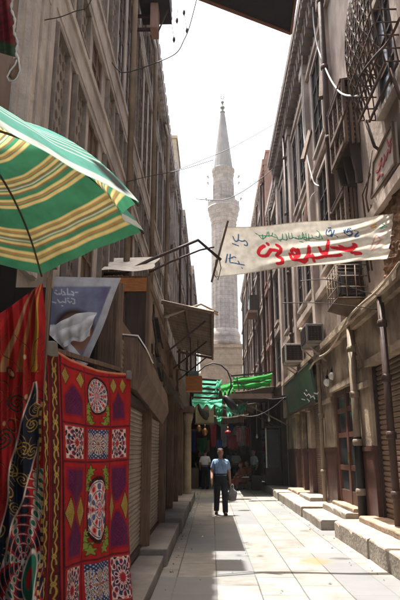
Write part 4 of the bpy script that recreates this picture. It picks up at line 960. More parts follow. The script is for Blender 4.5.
# air conditioners
def ac(label, y0, y1, z0, z1, dep, m, cage_=False, shelf=False, cond=True):
    t = thing('air_conditioner', label, 'air conditioner', (XR - dep / 2, (y0 + y1) / 2, z0), 'air conditioners on the right wall'); X0 = XR - dep; X1 = XR - .06
    b = MB(); b.box(X0, X1, y0, y1, z0, z1); b.build('casing', m, t, .012)
    # fan grille facing the street end (towards -Y) and the alley (towards -X)
    b = MB()
    for k in range(9): z = z0 + .08 + k * (z1 - z0 - .16) / 8; b.box(X0 + .06, X1 - .06, y0 - .02, y0 - .002, z - .012, z + .012)
    for k in range(5): x = X0 + .06 + k * (X1 - X0 - .12) / 4; b.box(x - .01, x + .01, y0 - .03, y0 - .021, z0 + .06, z1 - .06)
    for k in range(9): z = z0 + .08 + k * (z1 - z0 - .16) / 8; b.box(X0 - .02, X0 - .002, y0 + .06, y1 - .06, z - .012, z + .012)
    b.build('grille', M['darksteel'], t)
    b = MB(); b.box(X0 + .07, X1 - .07, y0 - .0015, y0 - .0005, z0 + .07, z1 - .07); b.build('fan_opening', M['void'], t)
    for y in (y0 + .1, y1 - .1): b = MB(); b.box(X0, XR - .001, y - .025, y + .025, z0 - .055, z0 - .005); b.bar((X0 + .05, y, z0 - .05), (XR - .01, y, z0 - .5), .035); b.build('bracket', M['cream'] if not cage_ else M['wood'], t)
    if cage_:
        b = MB()
        for y in np.linspace(y0 - .15, y1 + .15, 5): b.tube([(XR, y, z1 + .12), (X0 - .12, y, z1 + .12), (X0 - .12, y, z0 - .1), (XR, y, z0 - .1)], .014, 5)
        for z in np.linspace(z0 - .1, z1 + .12, 4): b.tube([(XR, y0 - .15, z), (X0 - .12, y0 - .15, z), (X0 - .12, y1 + .15, z), (XR, y1 + .15, z)], .014, 5)
        for x in np.linspace(X0 - .12, XR - .05, 4): b.tube([(x, y0 - .15, z0 - .1), (x, y0 - .15, z1 + .12)], .012, 5)
        b.build('wire_cage', M['pipebeige'], t)
    if shelf:
        b = MB(); b.hexa([(XR - .1, y0 + .2, z0 - .42), (XR - .001, y0 + .2, z0 - .42), (XR - .001, y1 - .2, z0 - .42), (XR - .1, y1 - .2, z0 - .42), (X0 - .14, y0 - .2, z0 - .14), (XR - .001, y0 - .2, z0 - .14), (XR - .001, y1 + .2, z0 - .14), (X0 - .14, y1 + .2, z0 - .14)]); b.build('shelf', M['wood'], t)
    return t
ac('white boxy air conditioner with square grille above the green sign', 19.6, 20.4, 4.55, 5.2, .7, M['acwhite'])
ac('grey air conditioner jutting out a little nearer and higher than the white one', 16.0, 17.0, 4.55, 5.1, .55, mat('grey_casing', (.26, .24, .225), None, 4, .6, .1), False)
ac('dark air conditioner in a wire cage on a tapered shelf, under the banner', 11.6, 12.3, 4.74, 5.22, .5, mat('dark_casing', (.07, .065, .065), None, 4, .5, .1), True, True)

# ---- steps
SG = 'stone steps along the right shops'
def worn(b, x0, x1, y0, y1, z0, z1):
    # worn block: rounded, chipped alley-side edge
    n = max(6, int((y1 - y0) / .09)); R2 = random.Random(int(x0 * 1000 + y0 * 77)); V = []; w_ = 0; ch = 0
    for i in range(n + 1):
        y = y0 + (y1 - y0) * i / n; w_ = w_ * .8 + R2.uniform(-.008, .008); ch = max(0, ch * .5 + (R2.uniform(.02, .06) if R2.random() < .07 else 0)); e = .03 if i in (0, n) else 0
        q = .022 + ch + e * .5
        V += [(x1, y, z0), (x0 + w_ * .5, y, z0), (x0 + w_ * .7, y, z1 - q * 1.1 - e * .3), (x0 + w_ * .6 + q * .35, y, z1 - q * .35), (x0 + q * 1.2, y, z1 + w_ * .2 - e * .1), ((x0 + x1) / 2, y, z1 - .006 + w_ * .3), (x1, y, z1)]
    F_ = [(i * 7 + k, i * 7 + (k + 1) % 7, (i + 1) * 7 + (k + 1) % 7, (i + 1) * 7 + k) for i in range(n) for k in range(7)]
    b.add(V, F_ + [tuple(range(7))[::-1], tuple(n * 7 + k for k in range(7))])
def step(label, x0, x1, y0, y1, z0, z1, m='step', name='stone_step'):
    b = MB(); worn(b, x0, x1, y0, y1, z0, z1); tag(b.build(name, M[m], None), label, 'step', SG)
for (y0, y1, lab) in ((15.75, 18.2, 'kerb block just beyond the red door steps, nearest of the long far kerb'), (18.22, 21.4, 'middle block of the long far kerb below the green sign'), (21.42, 26.0, 'farthest block of the long kerb, reaching the shaded bazaar')):
    step(lab, 2.27, 3.34, y0, y1, .002, .26)
step('low second tread set back on the far kerb below the small shutter', 2.75, 3.34, 17.3, 19.4, .262, .36)
step('brown sill slab of the far doorway beyond the small shutter', 2.8, 3.34, 20.0, 22.6, .262, .34, 'stepbrown')
step('lowest broad step in front of the red door', 2.3, 2.82, 13.15, 15.72, .002, .21)
step('middle step in front of the red door', 2.822, 3.34, 13.1, 15.72, .002, .35)
step('brown threshold slab directly under the red door', 3.02, 3.34, 13.2, 15.5, .352, .43, 'stepbrown')
step('narrow broken slab beside the dark pipe', 2.62, 3.34, 12.2, 13.05, .002, .24, 'stepbrown')
step('long pale ledge below the big brown shutter', 2.4, 3.34, 9.75, 12.18, .002, .30)
step('nearest pale ledge block at the right edge', 2.42, 3.34, 6.4, 9.72, .002, .30)
step('raised sill slab under the big brown shutter', 2.86, 3.34, 8.4, 12.1, .302, .40, 'stepbrown')

# white cables down the right facade
wire('hanging_cable', 'white cable curving down the right facade to the lattice balcony', 'cable', [atX(313, 6, 3.0), atX(314, 25, 3.0), atX(318, 48, 3.0), atX(328, 74, 2.95), atX(337, 89, 2.85), atX(345, 95, 2.75), atX(358, 96, 2.7)], .02, M['whitecable'])
wire('hanging_cable', 'white cable dropping straight near the sky edge of the right facade', 'cable', [atX(303, 40, 3.0), atX(302, 70, 3.0), atX(303, 120, 3.0), atX(306, 150, 3.0), atX(313, 180, 3.05), atX(319, 186, 3.05)], .02, M['whitecable'])
wire('hanging_cable', 'short white cable bending over behind the banner top edge', 'cable', [atX(311, 224, 3.0), atX(310, 205, 3.0), atX(312, 196, 3.0), atX(316, 192, 3.05)], .022, M['whitecable'])
wire('hanging_cable', 'grey cable bundle draped under the caged air conditioner', 'cable', [atX(400, 262, 3.0), atX(378, 290, 2.9), atX(350, 316, 2.8), atX(330, 350, 2.9), atX(316, 358, 3.0)], .022, M['cream'])
wire('hanging_cable', 'pale cable below the white air conditioner running to the thin pipe', 'cable', [atX(322, 357, 3.0), atX(314, 362, 2.9), atX(309, 370, 2.95), atX(303, 377, 3.0), atX(297, 381, 3.05)], .03, M['cream'])
wire('hanging_cable', 'dark cable sagging across the wire cage', 'cable', [atX(400, 18, 2.6), atX(388, 42, 2.6), atX(372, 60, 2.65), atX(356, 84, 2.7), atX(340, 128, 2.8), atX(336, 150, 2.9)], .022, M['rust'])

# far right buildings
row_building('plaster_building', 'low brown building just past the nearest right facade', 1, 3.18, 25.25, 29.3, 14.2, M['pink2'], bay=1.4)
row_building('plaster_building', 'narrow reddish building rising above its neighbours on the right', 1, 3.12, 29.35, 32.6, 17.4, M['redplaster'], bay=1.5, floors=((4.6, 6.6), (7.4, 9.6), (10.4, 12.6)), pipes=1)
row_building('plaster_building', 'long grey plaster building beyond the narrow reddish one on the right', 1, 3.2, 32.65, 42.5, 18.0, M['pink2'], bay=1.7, pipes=2, floors=((4.6, 6.6), (7.4, 9.6), (10.4, 12.6), (13.4, 15.6)))
row_building('plaster_building', 'farthest plaster building on the right, closest to the minaret', 1, 3.16, 42.55, 56.5, 16.8, M['pink'], bay=2.0, pipes=2, floors=((4.6, 6.6), (7.4, 9.6), (10.4, 12.6), (13.0, 15.0)))
ch = thing('roof_chimney', 'small chimney stack on top of the narrow reddish building', 'chimney', (3.5, 31.0, 17.4))
b = MB(); b.box(3.2, 3.8, 30.2, 31.2, 17.4, 18.3); b.build('stack', M['redplaster'], ch); b = MB(); b.box(3.15, 3.85, 30.15, 31.25, 18.302, 18.42); b.build('cap', M['redplaster'], ch)
ba = thing('window_box', 'small wooden window box with red sill high on the far right facade', 'window box', (3.0, 38, 10.5))
b = MB(); b.box(2.55, 3.19, 37.2, 38.9, 10.62, 11.7); b.build('box', M['darkwood'], ba); b = MB(); b.box(2.4, 3.19, 37.0, 39.1, 10.45, 10.615); b.build('sill', M['redplaster'], ba)
b = MB(); b.box(2.535, 2.548, 37.4, 38.7, 10.8, 11.5); b.build('pane', M['blueglass'], ba)
# aerial
an = thing('roof_aerial', 'thin television aerial standing on the right roofline against the sky', 'aerial', (3.3, 23, 15.05))
tp = atY(281, 86, 22.5); bt = atY(282.5, 128, 22.5)
b = MB(); b.tube([(tp[0], 22.5, 15.0), (tp[0], 22.5, tp[2])], .022, 6); b.build('mast', M['pipebrown'], an)
b = MB(); b.bar((tp[0] - .05, 22.5, tp[2] - .05), (tp[0] + .45, 22.5, tp[2] - .35), .02); b.bar((tp[0] - .1, 22.3, tp[2] - .9), (tp[0] - .1, 22.3, tp[2] - 1.5), .02); b.bar((tp[0] - .1, 22.4, tp[2] - 1.2), (tp[0] + .4, 22.6, tp[2] - 1.45), .03)
for k in range(4): b.bar((tp[0] + .02 + k * .1, 22.35, tp[2] - .1 - .06 * k), (tp[0] + .02 + k * .1, 22.65, tp[2] - .1 - .06 * k), .012)
b.build('elements', M['pipebrown'], an)

# overhead dark awning (top of the photo) and its carrier beam
oa = thing('canvas_awning', 'dark underside of an awning overhead with a brown edge at the top', 'awning', (.3, 6.0, 7.0))
P = [atZ(205, 0, 7.0), atZ(291, 33, 7.0), atZ(294.5, 27, 7.0)]
a = Vector(P[0]); b2 = Vector(P[1]); d = (b2 - a).normalized()
p0 = a - d * .25; p1 = b2; p2 = Vector(P[2]) + Vector((-.08, -1.3, 0)); p3 = p0 + Vector((-.1, -1.2, 0))
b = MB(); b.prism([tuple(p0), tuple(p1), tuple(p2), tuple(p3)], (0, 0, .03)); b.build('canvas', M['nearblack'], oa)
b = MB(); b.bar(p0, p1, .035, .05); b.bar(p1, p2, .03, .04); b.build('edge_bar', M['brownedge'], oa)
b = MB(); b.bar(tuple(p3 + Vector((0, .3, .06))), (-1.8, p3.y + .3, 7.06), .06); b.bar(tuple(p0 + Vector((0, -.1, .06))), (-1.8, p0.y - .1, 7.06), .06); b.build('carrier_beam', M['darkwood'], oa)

# projecting sign box high on the left
sx = thing('projecting_sign', 'dark sign box with a stay rod sticking out of the left cornice at the top', 'sign', (-1.2, 11, 10.7))
q0 = atY(151, 6, 11); q1 = atY(158, 30, 11)
b = MB(); b.box(q0[0], q1[0], 10.9, 11.3, q1[2], q0[2]); b.build('box', M['redplaster'], sx)
q2 = atY(170, 3, 11); b = MB(); b.box(q0[0] - .25, q2[0], 10.8, 11.6, q0[2] + .003, q0[2] + .6); b.build('dark_board', M['nearblack'], sx)
b = MB(); b.bar((q1[0], 11.1, q1[2] + .05), (q2[0] - .05, 11.1, q0[2]), .03); b.bar((-1.75, 11.1, q1[2] + .1), (q0[0] + .002, 11.1, q1[2] + .1), .06); b.bar((-1.75, 11.2, q0[2] - .1), (q0[0] + .002, 11.2, q0[2] - .1), .06); b.build('stay', M['darksteel'], sx)
#@@PART4
# ================================================================== banner across the alley
BN = thing('cloth_banner', 'cream cloth banner with red, green and blue handwritten arabic strung across the alley', 'banner', (1.6, 9.5, 4.5))
def bxy(u, v):
    top = 226.5 + (213.5 - 226.5) * u + 1.2 * np.sin(u * 9) * .5 + 2.2 * np.sin(u * math.pi); bot = 277.5 + (258.5 - 277.5) * u - 1.5 * np.sin(u * math.pi)
    lx = 224 + (214.5 - 224) * v; rx = 393.5 + (388 - 393.5) * v
    return lx + (rx - lx) * u, top + (bot - top) * v
def bannerfn(u, v):
    px, py = bxy(u, v)
    q = v * 1.0 + .55 * (1 - u)            # diagonal folds sagging from the upper right corner
    ang = v - .25 - (1 - u) * .55
    am = np.clip((u - .15) * 1.3, 0, 1) * np.clip(v * 2.5, 0, 1)
    Y = 9.5 + .036 * am * np.sin(ang * 27 + 1.5 * np.sin(u * 7)) * (.55 + .45 * np.sin(u * 9 + v * 5)) + .02 * np.sin(v * 24 + u * 3) * am + .03 * np.sin(u * 11) + .025 * np.clip(u - .88, 0, 1) * 8 * np.sin(v * 30 + u * 60)
    dx, dy, dz = ray_np(px, py); t = 9.5 / dy
    return dx * t, Y, CH + dz * t
def smooth2(p, k=5):
    if len(p) < 3: return p
    P = [np.array(q, float) for q in p]; out = []
    for i in range(len(P) - 1):
        a, b_, c_, d_ = P[max(i - 1, 0)], P[i], P[i + 1], P[min(i + 2, len(P) - 1)]
        for t in np.linspace(0, 1, k + 1)[:-1]: out.append(tuple(.5 * (2 * b_ + (c_ - a) * t + (2 * a - 5 * b_ + 4 * c_ - d_) * t * t + (3 * b_ - a - 3 * c_ + d_) * t ** 3)))
    return out + [tuple(P[-1])]
def Z_(ox, oy, s, *pls): return [smooth2([(ox + x / s, oy + y / s) for x, y in p]) for p in pls]
red = Z_(250, 220, 6.667, [(95, 172), (68, 190), (57, 218), (72, 236), (108, 238), (128, 216), (140, 198)], [(140, 200), (178, 205), (200, 214), (206, 192)], [(116, 158), (121, 163)], [(178, 170), (196, 180)],
         [(203, 214), (178, 242), (214, 262), (212, 288), (182, 294)], [(320, 210), (292, 196), (276, 214), (296, 243), (324, 238), (320, 200)], [(265, 232), (284, 264), (344, 270), (378, 268)], [(394, 182), (390, 230), (352, 284)]) \
    + Z_(295, 215, 6.667, [(0, 245), (20, 250), (10, 275), (0, 290)], [(95, 212), (86, 268), (62, 316), (22, 304)], [(88, 272), (130, 282), (150, 286), (200, 270)], [(120, 270), (126, 308)], [(164, 217), (176, 248), (214, 244)], [(226, 175), (206, 274)], [(210, 270), (288, 266), (310, 260)],
         [(244, 214), (330, 226), (360, 230), (388, 220), (400, 196)]) + Z_(340, 205, 6.667, [(0, 270), (38, 290), (78, 286), (108, 270), (92, 262)], [(82, 314), (138, 320), (102, 325)])
blue = Z_(210, 215, 8, [(185, 170), (200, 203), (224, 200), (229, 152)], [(228, 196), (258, 206), (284, 201), (300, 224), (294, 240), (276, 234)], [(182, 226), (228, 242)], [(140, 312), (126, 378)], [(164, 312), (160, 372), (190, 380), (274, 396)], [(152, 346), (184, 336)], [(190, 330), (206, 336)], [(226, 366), (238, 386)], [(257, 419), (260, 421)]) \
    + Z_(295, 215, 6.667, [(215, 97), (210, 124), (234, 138), (248, 120), (240, 97), (226, 110)], [(265, 100), (246, 144)], [(268, 132), (286, 148)], [(330, 96), (344, 130), (368, 139), (384, 116), (361, 87), (350, 105)], [(385, 100), (388, 104)], [(225, 85), (240, 84)]) \
    + Z_(340, 205, 6.667, [(40, 160), (35, 184), (58, 205), (80, 190), (62, 166), (50, 180)], [(100, 166), (120, 182), (101, 208), (130, 204)], [(70, 150), (76, 152)])
green = Z_(250, 220, 6.667, [(36, 84), (60, 100), (84, 124), (110, 106), (116, 80)], [(60, 100), (140, 106), (150, 86)], [(84, 96), (88, 126)], [(125, 80), (128, 108)], [(140, 106), (180, 118), (166, 98)], [(180, 118), (190, 134), (214, 130), (216, 96)], [(214, 130), (246, 136), (238, 96)], [(256, 90), (262, 128), (290, 120)], [(276, 92), (282, 122)],
           [(290, 122), (318, 132), (344, 128)], [(320, 110), (326, 132)], [(350, 86), (352, 128), (396, 138)], [(372, 92), (374, 130)], [(390, 96), (392, 138)], [(200, 142), (204, 144)], [(330, 148), (352, 152)]) \
    + Z_(295, 215, 6.667, [(0, 155), (30, 164), (60, 151), (90, 160), (120, 155), (150, 164), (184, 160)], [(55, 130), (60, 160)], [(90, 136), (95, 160)], [(145, 106), (164, 120), (160, 150), (140, 142)], [(30, 140), (34, 162)], [(70, 172), (74, 174)], [(112, 134), (118, 156)], [(172, 130), (184, 158)]) + Z_(340, 205, 6.667, [(265, 156), (298, 136), (282, 131)], [(270, 162), (310, 150)])
orange = Z_(340, 205, 6.667, [(205, 146), (222, 136), (240, 131)], [(210, 156), (236, 148)])
pinkf = Z_(340, 205, 6.667, [(206, 290), (240, 206), (268, 236), (226, 256)], [(214, 300), (250, 262), (276, 232)])
def bannercol(u, v):
    px, py = bxy(u, v); n = len(u); c = np.tile(np.array([(.84, .79, .69)]), (n, 1))
    c = mixc(c, (.52, .44, .33), ss(np.abs(np.sin(u * 3.1 + v * 2)), .35, .5) * .4)
    wob = .25 * np.sin(px * 2.1) + .2 * np.sin(py * 3.3)
    c = mixc(c, (.70, .035, .05), ss(stroke_dist(px, py, red, 1.7) + wob * .25, 2.15, .5))
    c = mixc(c, (.05, .13, .27), ss(stroke_dist(px, py, blue, 1.6) + wob * .3, .78, .4))
    c = mixc(c, (.03, .28, .15), ss(stroke_dist(px, py, green, 1.6) + wob * .3, .58, .4))
    c = mixc(c, (.6, .33, .06), ss(stroke_dist(px, py, orange), .8, .5)); c = mixc(c, (.55, .16, .13), ss(stroke_dist(px, py, pinkf), .7, .7) * .7)
    e = np.minimum(v, 1 - v); c = mixc(c, (.45, .38, .28), ss(e, .018, .01))
    return c
sheet('cloth', bannerfn, 560, 150, clothmat('banner_cotton', True, trans=.45), BN, bannercol)
b = MB(); b.bar(atY(228, 221, 9.47), atY(211.5, 282, 9.47), .035, .035); b.build('pole', M['wood'], BN)
b = MB(); b.tube([atY(216, 260, 9.45), atY(214, 274, 9.44), atY(218, 280, 9.45), atY(221, 268, 9.45), atY(219, 258, 9.46)], .008, 5); b.build('tie_string', M['rust'], BN)
for (x, y) in ((393, 214), (388, 258), (390, 236)): b = MB(); b.tube([atY(x, y, 9.5), atY(x + 10, y + random.uniform(-6, 3), 9.45)], .008, 5); b.build('tie_rope', M['cream'], BN)

# ================================================================== MINARET and mosque
MI = thing('minaret', 'tall slender stone minaret with balcony and pointed grey spire above the alley', 'minaret', (1.47, 61.5, 0)); cx, cy = 1.47, 61.5
b = MB(); b.box(cx - 2.6, cx + 1.75, 60, 65, 0, 12.55); b.box(cx - 2.68, cx + 1.83, 59.92, 65, 10.4, 10.62); b.box(cx - 2.7, cx + 1.85, 59.9, 65, 12.2, 12.552); b.build('square_base', M['mosque'], MI)
b = MB(); b.lathe(cx, cy, [(1.7, 12.56), (1.72, 13.0), (1.6, 13.25), (1.66, 13.5), (1.66, 13.8), (1.5, 14.1), (1.44, 14.4)], 24); b.build('base_moulding', M['minaret'], MI)
b = MB(); b.lathe(cx, cy, [(1.46, 14.41), (1.40, 26.3)], 32, 0, False, .06); b.build('lower_shaft', M['minaret'], MI)
b = MB(); b.lathe(cx, cy, [(1.36, 26.31), (1.46, 26.5), (1.42, 26.8), (1.56, 27.1), (1.52, 27.35), (1.70, 27.65), (1.66, 27.9), (1.80, 28.2), (1.84, 28.35), (1.84, 28.5)], 24); b.build('balcony_corbel', M['minaret'], MI)
b = MB()
for k in range(24):
    t0 = 2 * math.pi * k / 24; t1 = 2 * math.pi * (k + 1) / 24
    P = [(cx + r * math.cos(t), cy + r * math.sin(t)) for t, r in ((t0, 1.80), (t1, 1.80), (t1, 1.72), (t0, 1.72))]
    b.hexa([(x, y, 28.51) for x, y in P] + [(x, y, 29.1 if k % 4 else 29.5) for x, y in P])
b.build('parapet', M['minaret'], MI)
b = MB(); b.lathe(cx, cy, [(1.2, 28.52), (1.18, 32.4), (1.26, 32.6), (1.24, 32.85), (1.34, 33.1), (1.34, 33.3)], 16, 0, False); b.build('upper_shaft', M['minaret'], MI)
b = MB()
for k in range(8):
    t = math.pi / 8 + k * math.pi / 4; b.box(cx + 1.17 * math.cos(t) - .12, cx + 1.17 * math.cos(t) + .12, cy + 1.17 * math.sin(t) - .12, cy + 1.17 * math.sin(t) + .12, 28.6, 31.2)
b.build('colonnettes', M['minaret'], MI)
b = MB(); b.lathe(cx, cy, [(1.2, 33.31), (1.12, 33.5), (.30, 40.6), (.26, 40.8)], 16, 0, False); b.build('spire', M['minaretlead'], MI)
b = MB(); b.lathe(cx, cy, [(.26, 40.81), (.34, 40.95), (.14, 41.15), (.12, 41.3), (.28, 41.5), (.28, 41.65), (.10, 41.85), (.08, 42.1), (.19, 42.25), (.19, 42.38), (.06, 42.55), (.05, 42.75)], 14)
for k in range(11):
    a0 = math.radians(-60 + k * 300 / 11 + 0) - math.pi / 2 + math.radians(90); a1 = math.radians(-60 + (k + 1) * 300 / 11) 
    a0 = math.radians(120 + k * 300 / 11); a1 = math.radians(120 + (k + 1) * 300 / 11)
    b.bar((cx + .2 * math.cos(a0), cy, 42.98 + .2 * math.sin(a0)), (cx + .2 * math.cos(a1), cy, 42.98 + .2 * math.sin(a1)), .07)
b.build('finial', M['goldmetal'], MI)
for sx_, z in ((-1, 31.6), (1, 31.6), (-1, 32.4), (1, 32.4), (-1, 29.6), (1, 29.6)):
    x = cx + sx_ * (1.75 if z > 30 else 1.95); b = MB(); b.tube([(cx + sx_ * (1.2 if z > 30 else 1.78), cy, z), (x, cy, z)], .03, 5); b.tube([(x - .02 * sx_, cy + .2, z), (x, cy - .05, z), (x + sx_ * .05, cy - .35, z)], [.05, .07, .14], 10); b.build('loudspeaker', M['acwhite'], MI)
mq = thing('mosque_wall', 'pale stone mosque wall closing the alley under the minaret', 'wall', (0, 66, 0))
b = MB(); b.box(-12, 14, 65.2, 69, 0, 10.2); b.build('masonry', M['mosque'], mq)
b = MB(); b.box(-12, 14, 65.1, 65.199, 9.6, 10.1); b.build('string_course', M['mosque'], mq)

# ================================================================== shaded bazaar (roofed part of the alley)
rf = []
for lab, y0, y1, z in (('brown canvas roof sheet over the start of the bazaar', 26.9, 35.0, 4.5), ('brown canvas roof sheet deep inside the bazaar', 35.2, 46.0, 4.45), ('farthest brown canvas roof sheet before the mosque', 46.2, 58.0, 4.4)):
    def fn(u, v, y0=y0, y1=y1, z=z): return -1.1 + u * 4.25, y0 + v * (y1 - y0), z + .06 * np.sin(u * 9) + .08 * np.sin(v * 14) - .16 * np.sin(u * math.pi)
    o = sheet('canvas_roof', fn, 24, 40, M['dusk']); tag(o, lab, 'canvas roof', 'canvas roofs over the bazaar')
en = thing('bazaar_gate', 'dark gateway wall at the far end of the covered bazaar', 'gate', (1, 57.5, 0))
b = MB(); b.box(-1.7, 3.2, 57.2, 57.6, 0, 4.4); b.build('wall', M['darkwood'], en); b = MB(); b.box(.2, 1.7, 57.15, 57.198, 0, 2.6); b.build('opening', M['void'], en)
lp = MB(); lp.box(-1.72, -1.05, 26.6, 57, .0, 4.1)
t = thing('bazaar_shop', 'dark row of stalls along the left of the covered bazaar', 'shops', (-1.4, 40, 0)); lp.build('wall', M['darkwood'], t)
for k in range(7):
    b = MB(); b.box(-1.05, -.6 - .2 * random.random(), 27.5 + k * 4, 30.2 + k * 4, 0, .85 + .3 * random.random()); b.build('counter', M['wood'], t)
    b = MB(); b.box(-1.048, -.3, 27.4 + k * 4, 30.4 + k * 4, 2.55, 2.63); b.build('shade_board', M['dusk'], t)
# right bazaar shop: display case etc.
t = thing('bazaar_shop', 'dark open shop with display shelves on the right where the sunlight ends', 'shops', (2.8, 27, 0))
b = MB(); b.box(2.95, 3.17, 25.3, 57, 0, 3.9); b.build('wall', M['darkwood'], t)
b = MB()
for k in range(5): b.box(2.5, 2.948, 26.2, 31.0, .5 + k * .55, .54 + k * .55)
b.build('shelves', M['wood'], t)
b = MB(); rs = random.Random(5)
for k in range(5):
    for j in range(14):
        if rs.random() < .75: y = 26.3 + j * .33; h = .12 + rs.random() * .25; b.lathe(2.6 + rs.random() * .12, y, [(.06, .545 + k * .55), (.10, .545 + k * .55 + h * .4), (.05, .545 + k * .55 + h * .8), (.07, .545 + k * .55 + h)], 8, rs.randrange(4))
b.build('wares', [M['brass'], M['darksteel'], M['bluecase'], M['redcloth']], t)
dc = thing('display_case', 'dark glass display case with bright white corner strip beside the long kerb', 'display case', (2.4, 26.3, 0))
b = MB(); b.box(2.28, 2.94, 25.6, 26.1, 0.002, .95); b.build('plinth', M['darkwood'], dc)
b = MB(); b.box(2.36, 2.92, 25.66, 26.06, .952, 2.55); b.build('glass_body', M['glass'], dc)
b = MB(); b.box(2.29, 2.34, 25.58, 25.64, .955, 2.6); b.build('corner_strip', M['white'], dc)
b = MB(); b.box(2.26, 2.95, 25.56, 26.12, 2.602, 2.7); b.box(2.88, 2.93, 25.6, 25.65, .955, 2.6); b.build('frame', M['darkwood'], dc)
# dark wooden awning at right + its pinkish edge board
aw = thing('shop_awning', 'dark wooden shop awning with pinkish edge board under the bright green cloth', 'awning', (2, 24.5, 3.8))
b = MB(); b.hexa([(.75, 23.4, 3.62), (3.15, 23.4, 3.72), (3.15, 26.8, 3.82), (.75, 26.8, 3.72), (.75, 23.4, 3.70), (3.15, 23.4, 3.80), (3.15, 26.8, 3.9), (.75, 26.8, 3.8)]); b.build('boards', M['darkwood'], aw)
b = MB(); b.box(.7, 2.4, 23.33, 23.398, 3.66, 3.86); b.build('edge_board', mat('faded_pink_board', (.30, .17, .15), None, 4, .8), aw)
for yy in (23.6, 26.5): b = MB(); b.bar((3.1, yy, 2.6), (1.0, yy, 3.66), .05); b.build('strut', M['wood'], aw)
# green cloths
gcl = clothmat('bright_green_cloth', False, (.08, .36, .10), .55, weave=60); tcl = clothmat('teal_green_cloth', False, (.18, .62, .42), .6, weave=60)
GG = 'green shade cloths over the alley'
P0 = atY(233, 377, 21.6); P1 = atY(272, 373, 21.9); P2 = atY(271, 386, 21.6); P3 = atY(233, 389, 21.3)
def quadfn(P0, P1, P2, P3, rip, nz, wav=0):
    A = [np.array(p) for p in (P0, P1, P2, P3)]
    def fn(u, v):
        q = A[0][None] * ((1 - u) * (1 - v))[:, None] + A[1][None] * (u * (1 - v))[:, None] + A[2][None] * (u * v)[:, None] + A[3][None] * ((1 - u) * v)[:, None]
        q[:, 1] += rip * np.sin(v * nz * 2 * math.pi + u * 3) + rip * .5 * np.sin(u * 17 + v * 4); q[:, 2] += wav * np.sin(u * 23 + v * 3) * (v > .5) * (v - .5) * 2 - .04 * np.sin(u * math.pi); return q[:, 0], q[:, 1], q[:, 2]
    return fn
o = thing('shade_cloth', 'bright grass green rolled shade cloth above the dark wooden awning', 'shade cloth', (1.5, 21.6, 3.9), GG)
sheet('cloth', quadfn(P0, P1, P2, P3, .10, 2.2), 40, 30, gcl, o)
b = MB(); b.bar(atY(231, 376, 21.65), atY(274, 372, 21.95), .05); b.bar(atY(237, 377, 21.2), atY(239, 391, 21.1), .04); b.bar(atY(231, 382.5, 21.15), atY(268, 381, 21.4), .03); b.build('batten', M['darksteel'], o)
def slat(name, lab, pts, m, nslat):
    t = thing('shade_cloth', lab, 'shade cloth', tuple(np.mean(np.array(pts), 0)), GG)
    sheet('cloth', quadfn(*pts, .05, 1.5), 30, 26, m, t)
    b = MB(); A = [Vector(p) for p in pts]
    for k in range(nslat):
        v = (k + .5) / nslat; b.bar(A[0].lerp(A[3], v) + Vector((-.05, -.12, 0)), A[1].lerp(A[2], v) + Vector((.05, -.12, random.uniform(-.04, .04))), .05, .07)
    b.build('slats', M['darksteel'], t)
slat('s', 'teal slatted shade panel behind the orange wooden box', [atY(196, 377, 21.5), atY(219, 380, 21.5), atY(216, 400, 20.6), atY(193, 400, 20.6)], tcl, 5)
def rag(lab, pts, m=tcl):
    t = sheet('shade_cloth', quadfn(*pts, .07, 1.7, .10), 30, 24, m); tag(t, lab, 'shade cloth', GG)
rag('emerald cloth sheet bridging the lamp arm and the bright green cloth', [atY(220, 384, 22.4), atY(235, 381, 22.4), atY(236, 391, 21.9), atY(222, 394, 21.9)], gcl)
rag('torn teal cloth strip hanging beside the street lamp arm', [atY(217, 380, 21), atY(222, 379, 21), atY(218, 398, 20.8), atY(214, 396, 20.8)])
rag('teal cloth sheet lying low across the alley left of the lamp head', [atY(192, 399, 23), atY(222, 399, 23), atY(222, 407, 22.4), atY(192, 405, 22.4)])
rag('darker green cloth square hanging under the teal sheet', [atY(215, 404, 24), atY(223, 404, 24), atY(222.5, 416, 24), atY(216, 416, 24)], clothmat('dark_green_cloth', False, (.05, .26, .13), .5))
rag('pale teal cloth tail hanging lowest in the middle', [atY(216, 416, 24.1), atY(222, 416, 24.1), atY(221, 424, 24.1), atY(218, 423, 24.1)])
rag('teal cloth sheet right of the lamp head, ragged edge', [atY(225, 399, 25), atY(236, 404, 25), atY(240, 412, 24.6), atY(227, 416, 24.6)])
rag('small ragged teal cloth flap at the right, near the dark awning', [atY(238, 404, 25), atY(248, 401, 25), atY(246, 408, 24.6), atY(238, 414, 24.6)])

# orange box, beige board, lamp
ob = thing('wooden_box', 'orange varnished wooden lamp box hanging under the tin awning', 'box', (-.6, 13.8, 3.0))
a, c_ = atY(186, 376, 13.8), atY(202, 391, 13.8)
b = MB(); b.box(a[0], c_[0], 13.75, 14.1, c_[2], a[2]); b.build('box', M['orangewood'], ob, .01)
b = MB(); b.box(a[0] + .08, c_[0] - .08, 13.8, 14.05, a[2] + .002, a[2] + .12); b.build('lid', M['bluecase'], ob)
b = MB(); b.bar((a[0] + .1, 13.9, a[2] + .1), (a[0] + .1, 13.9, 4.3), .02); b.bar((c_[0] - .1, 13.9, a[2] + .1), (c_[0] - .1, 13.9, 4.25), .02); b.build('hanger', M['darksteel'], ob)
bb = thing('shop_board', 'beige shop board with a dark curved emblem above the left stalls', 'sign', (.1, 24.5, 3.0))
a, c_ = atY(195.5, 406, 24.5), atY(214, 423, 24.5)
b = MB(); b.box(a[0], c_[0], 24.5, 24.56, c_[2], a[2]); b.build('panel', mat('tan_board', (.42, .29, .17), None, 5, .7), bb)
b = MB()
for x0, x1, z0, z1 in ((a[0] - .03, c_[0] + .03, a[2], a[2] + .06), (a[0] - .03, c_[0] + .03, c_[2] - .06, c_[2])): b.box(x0, x1, 24.47, 24.57, z0, z1)
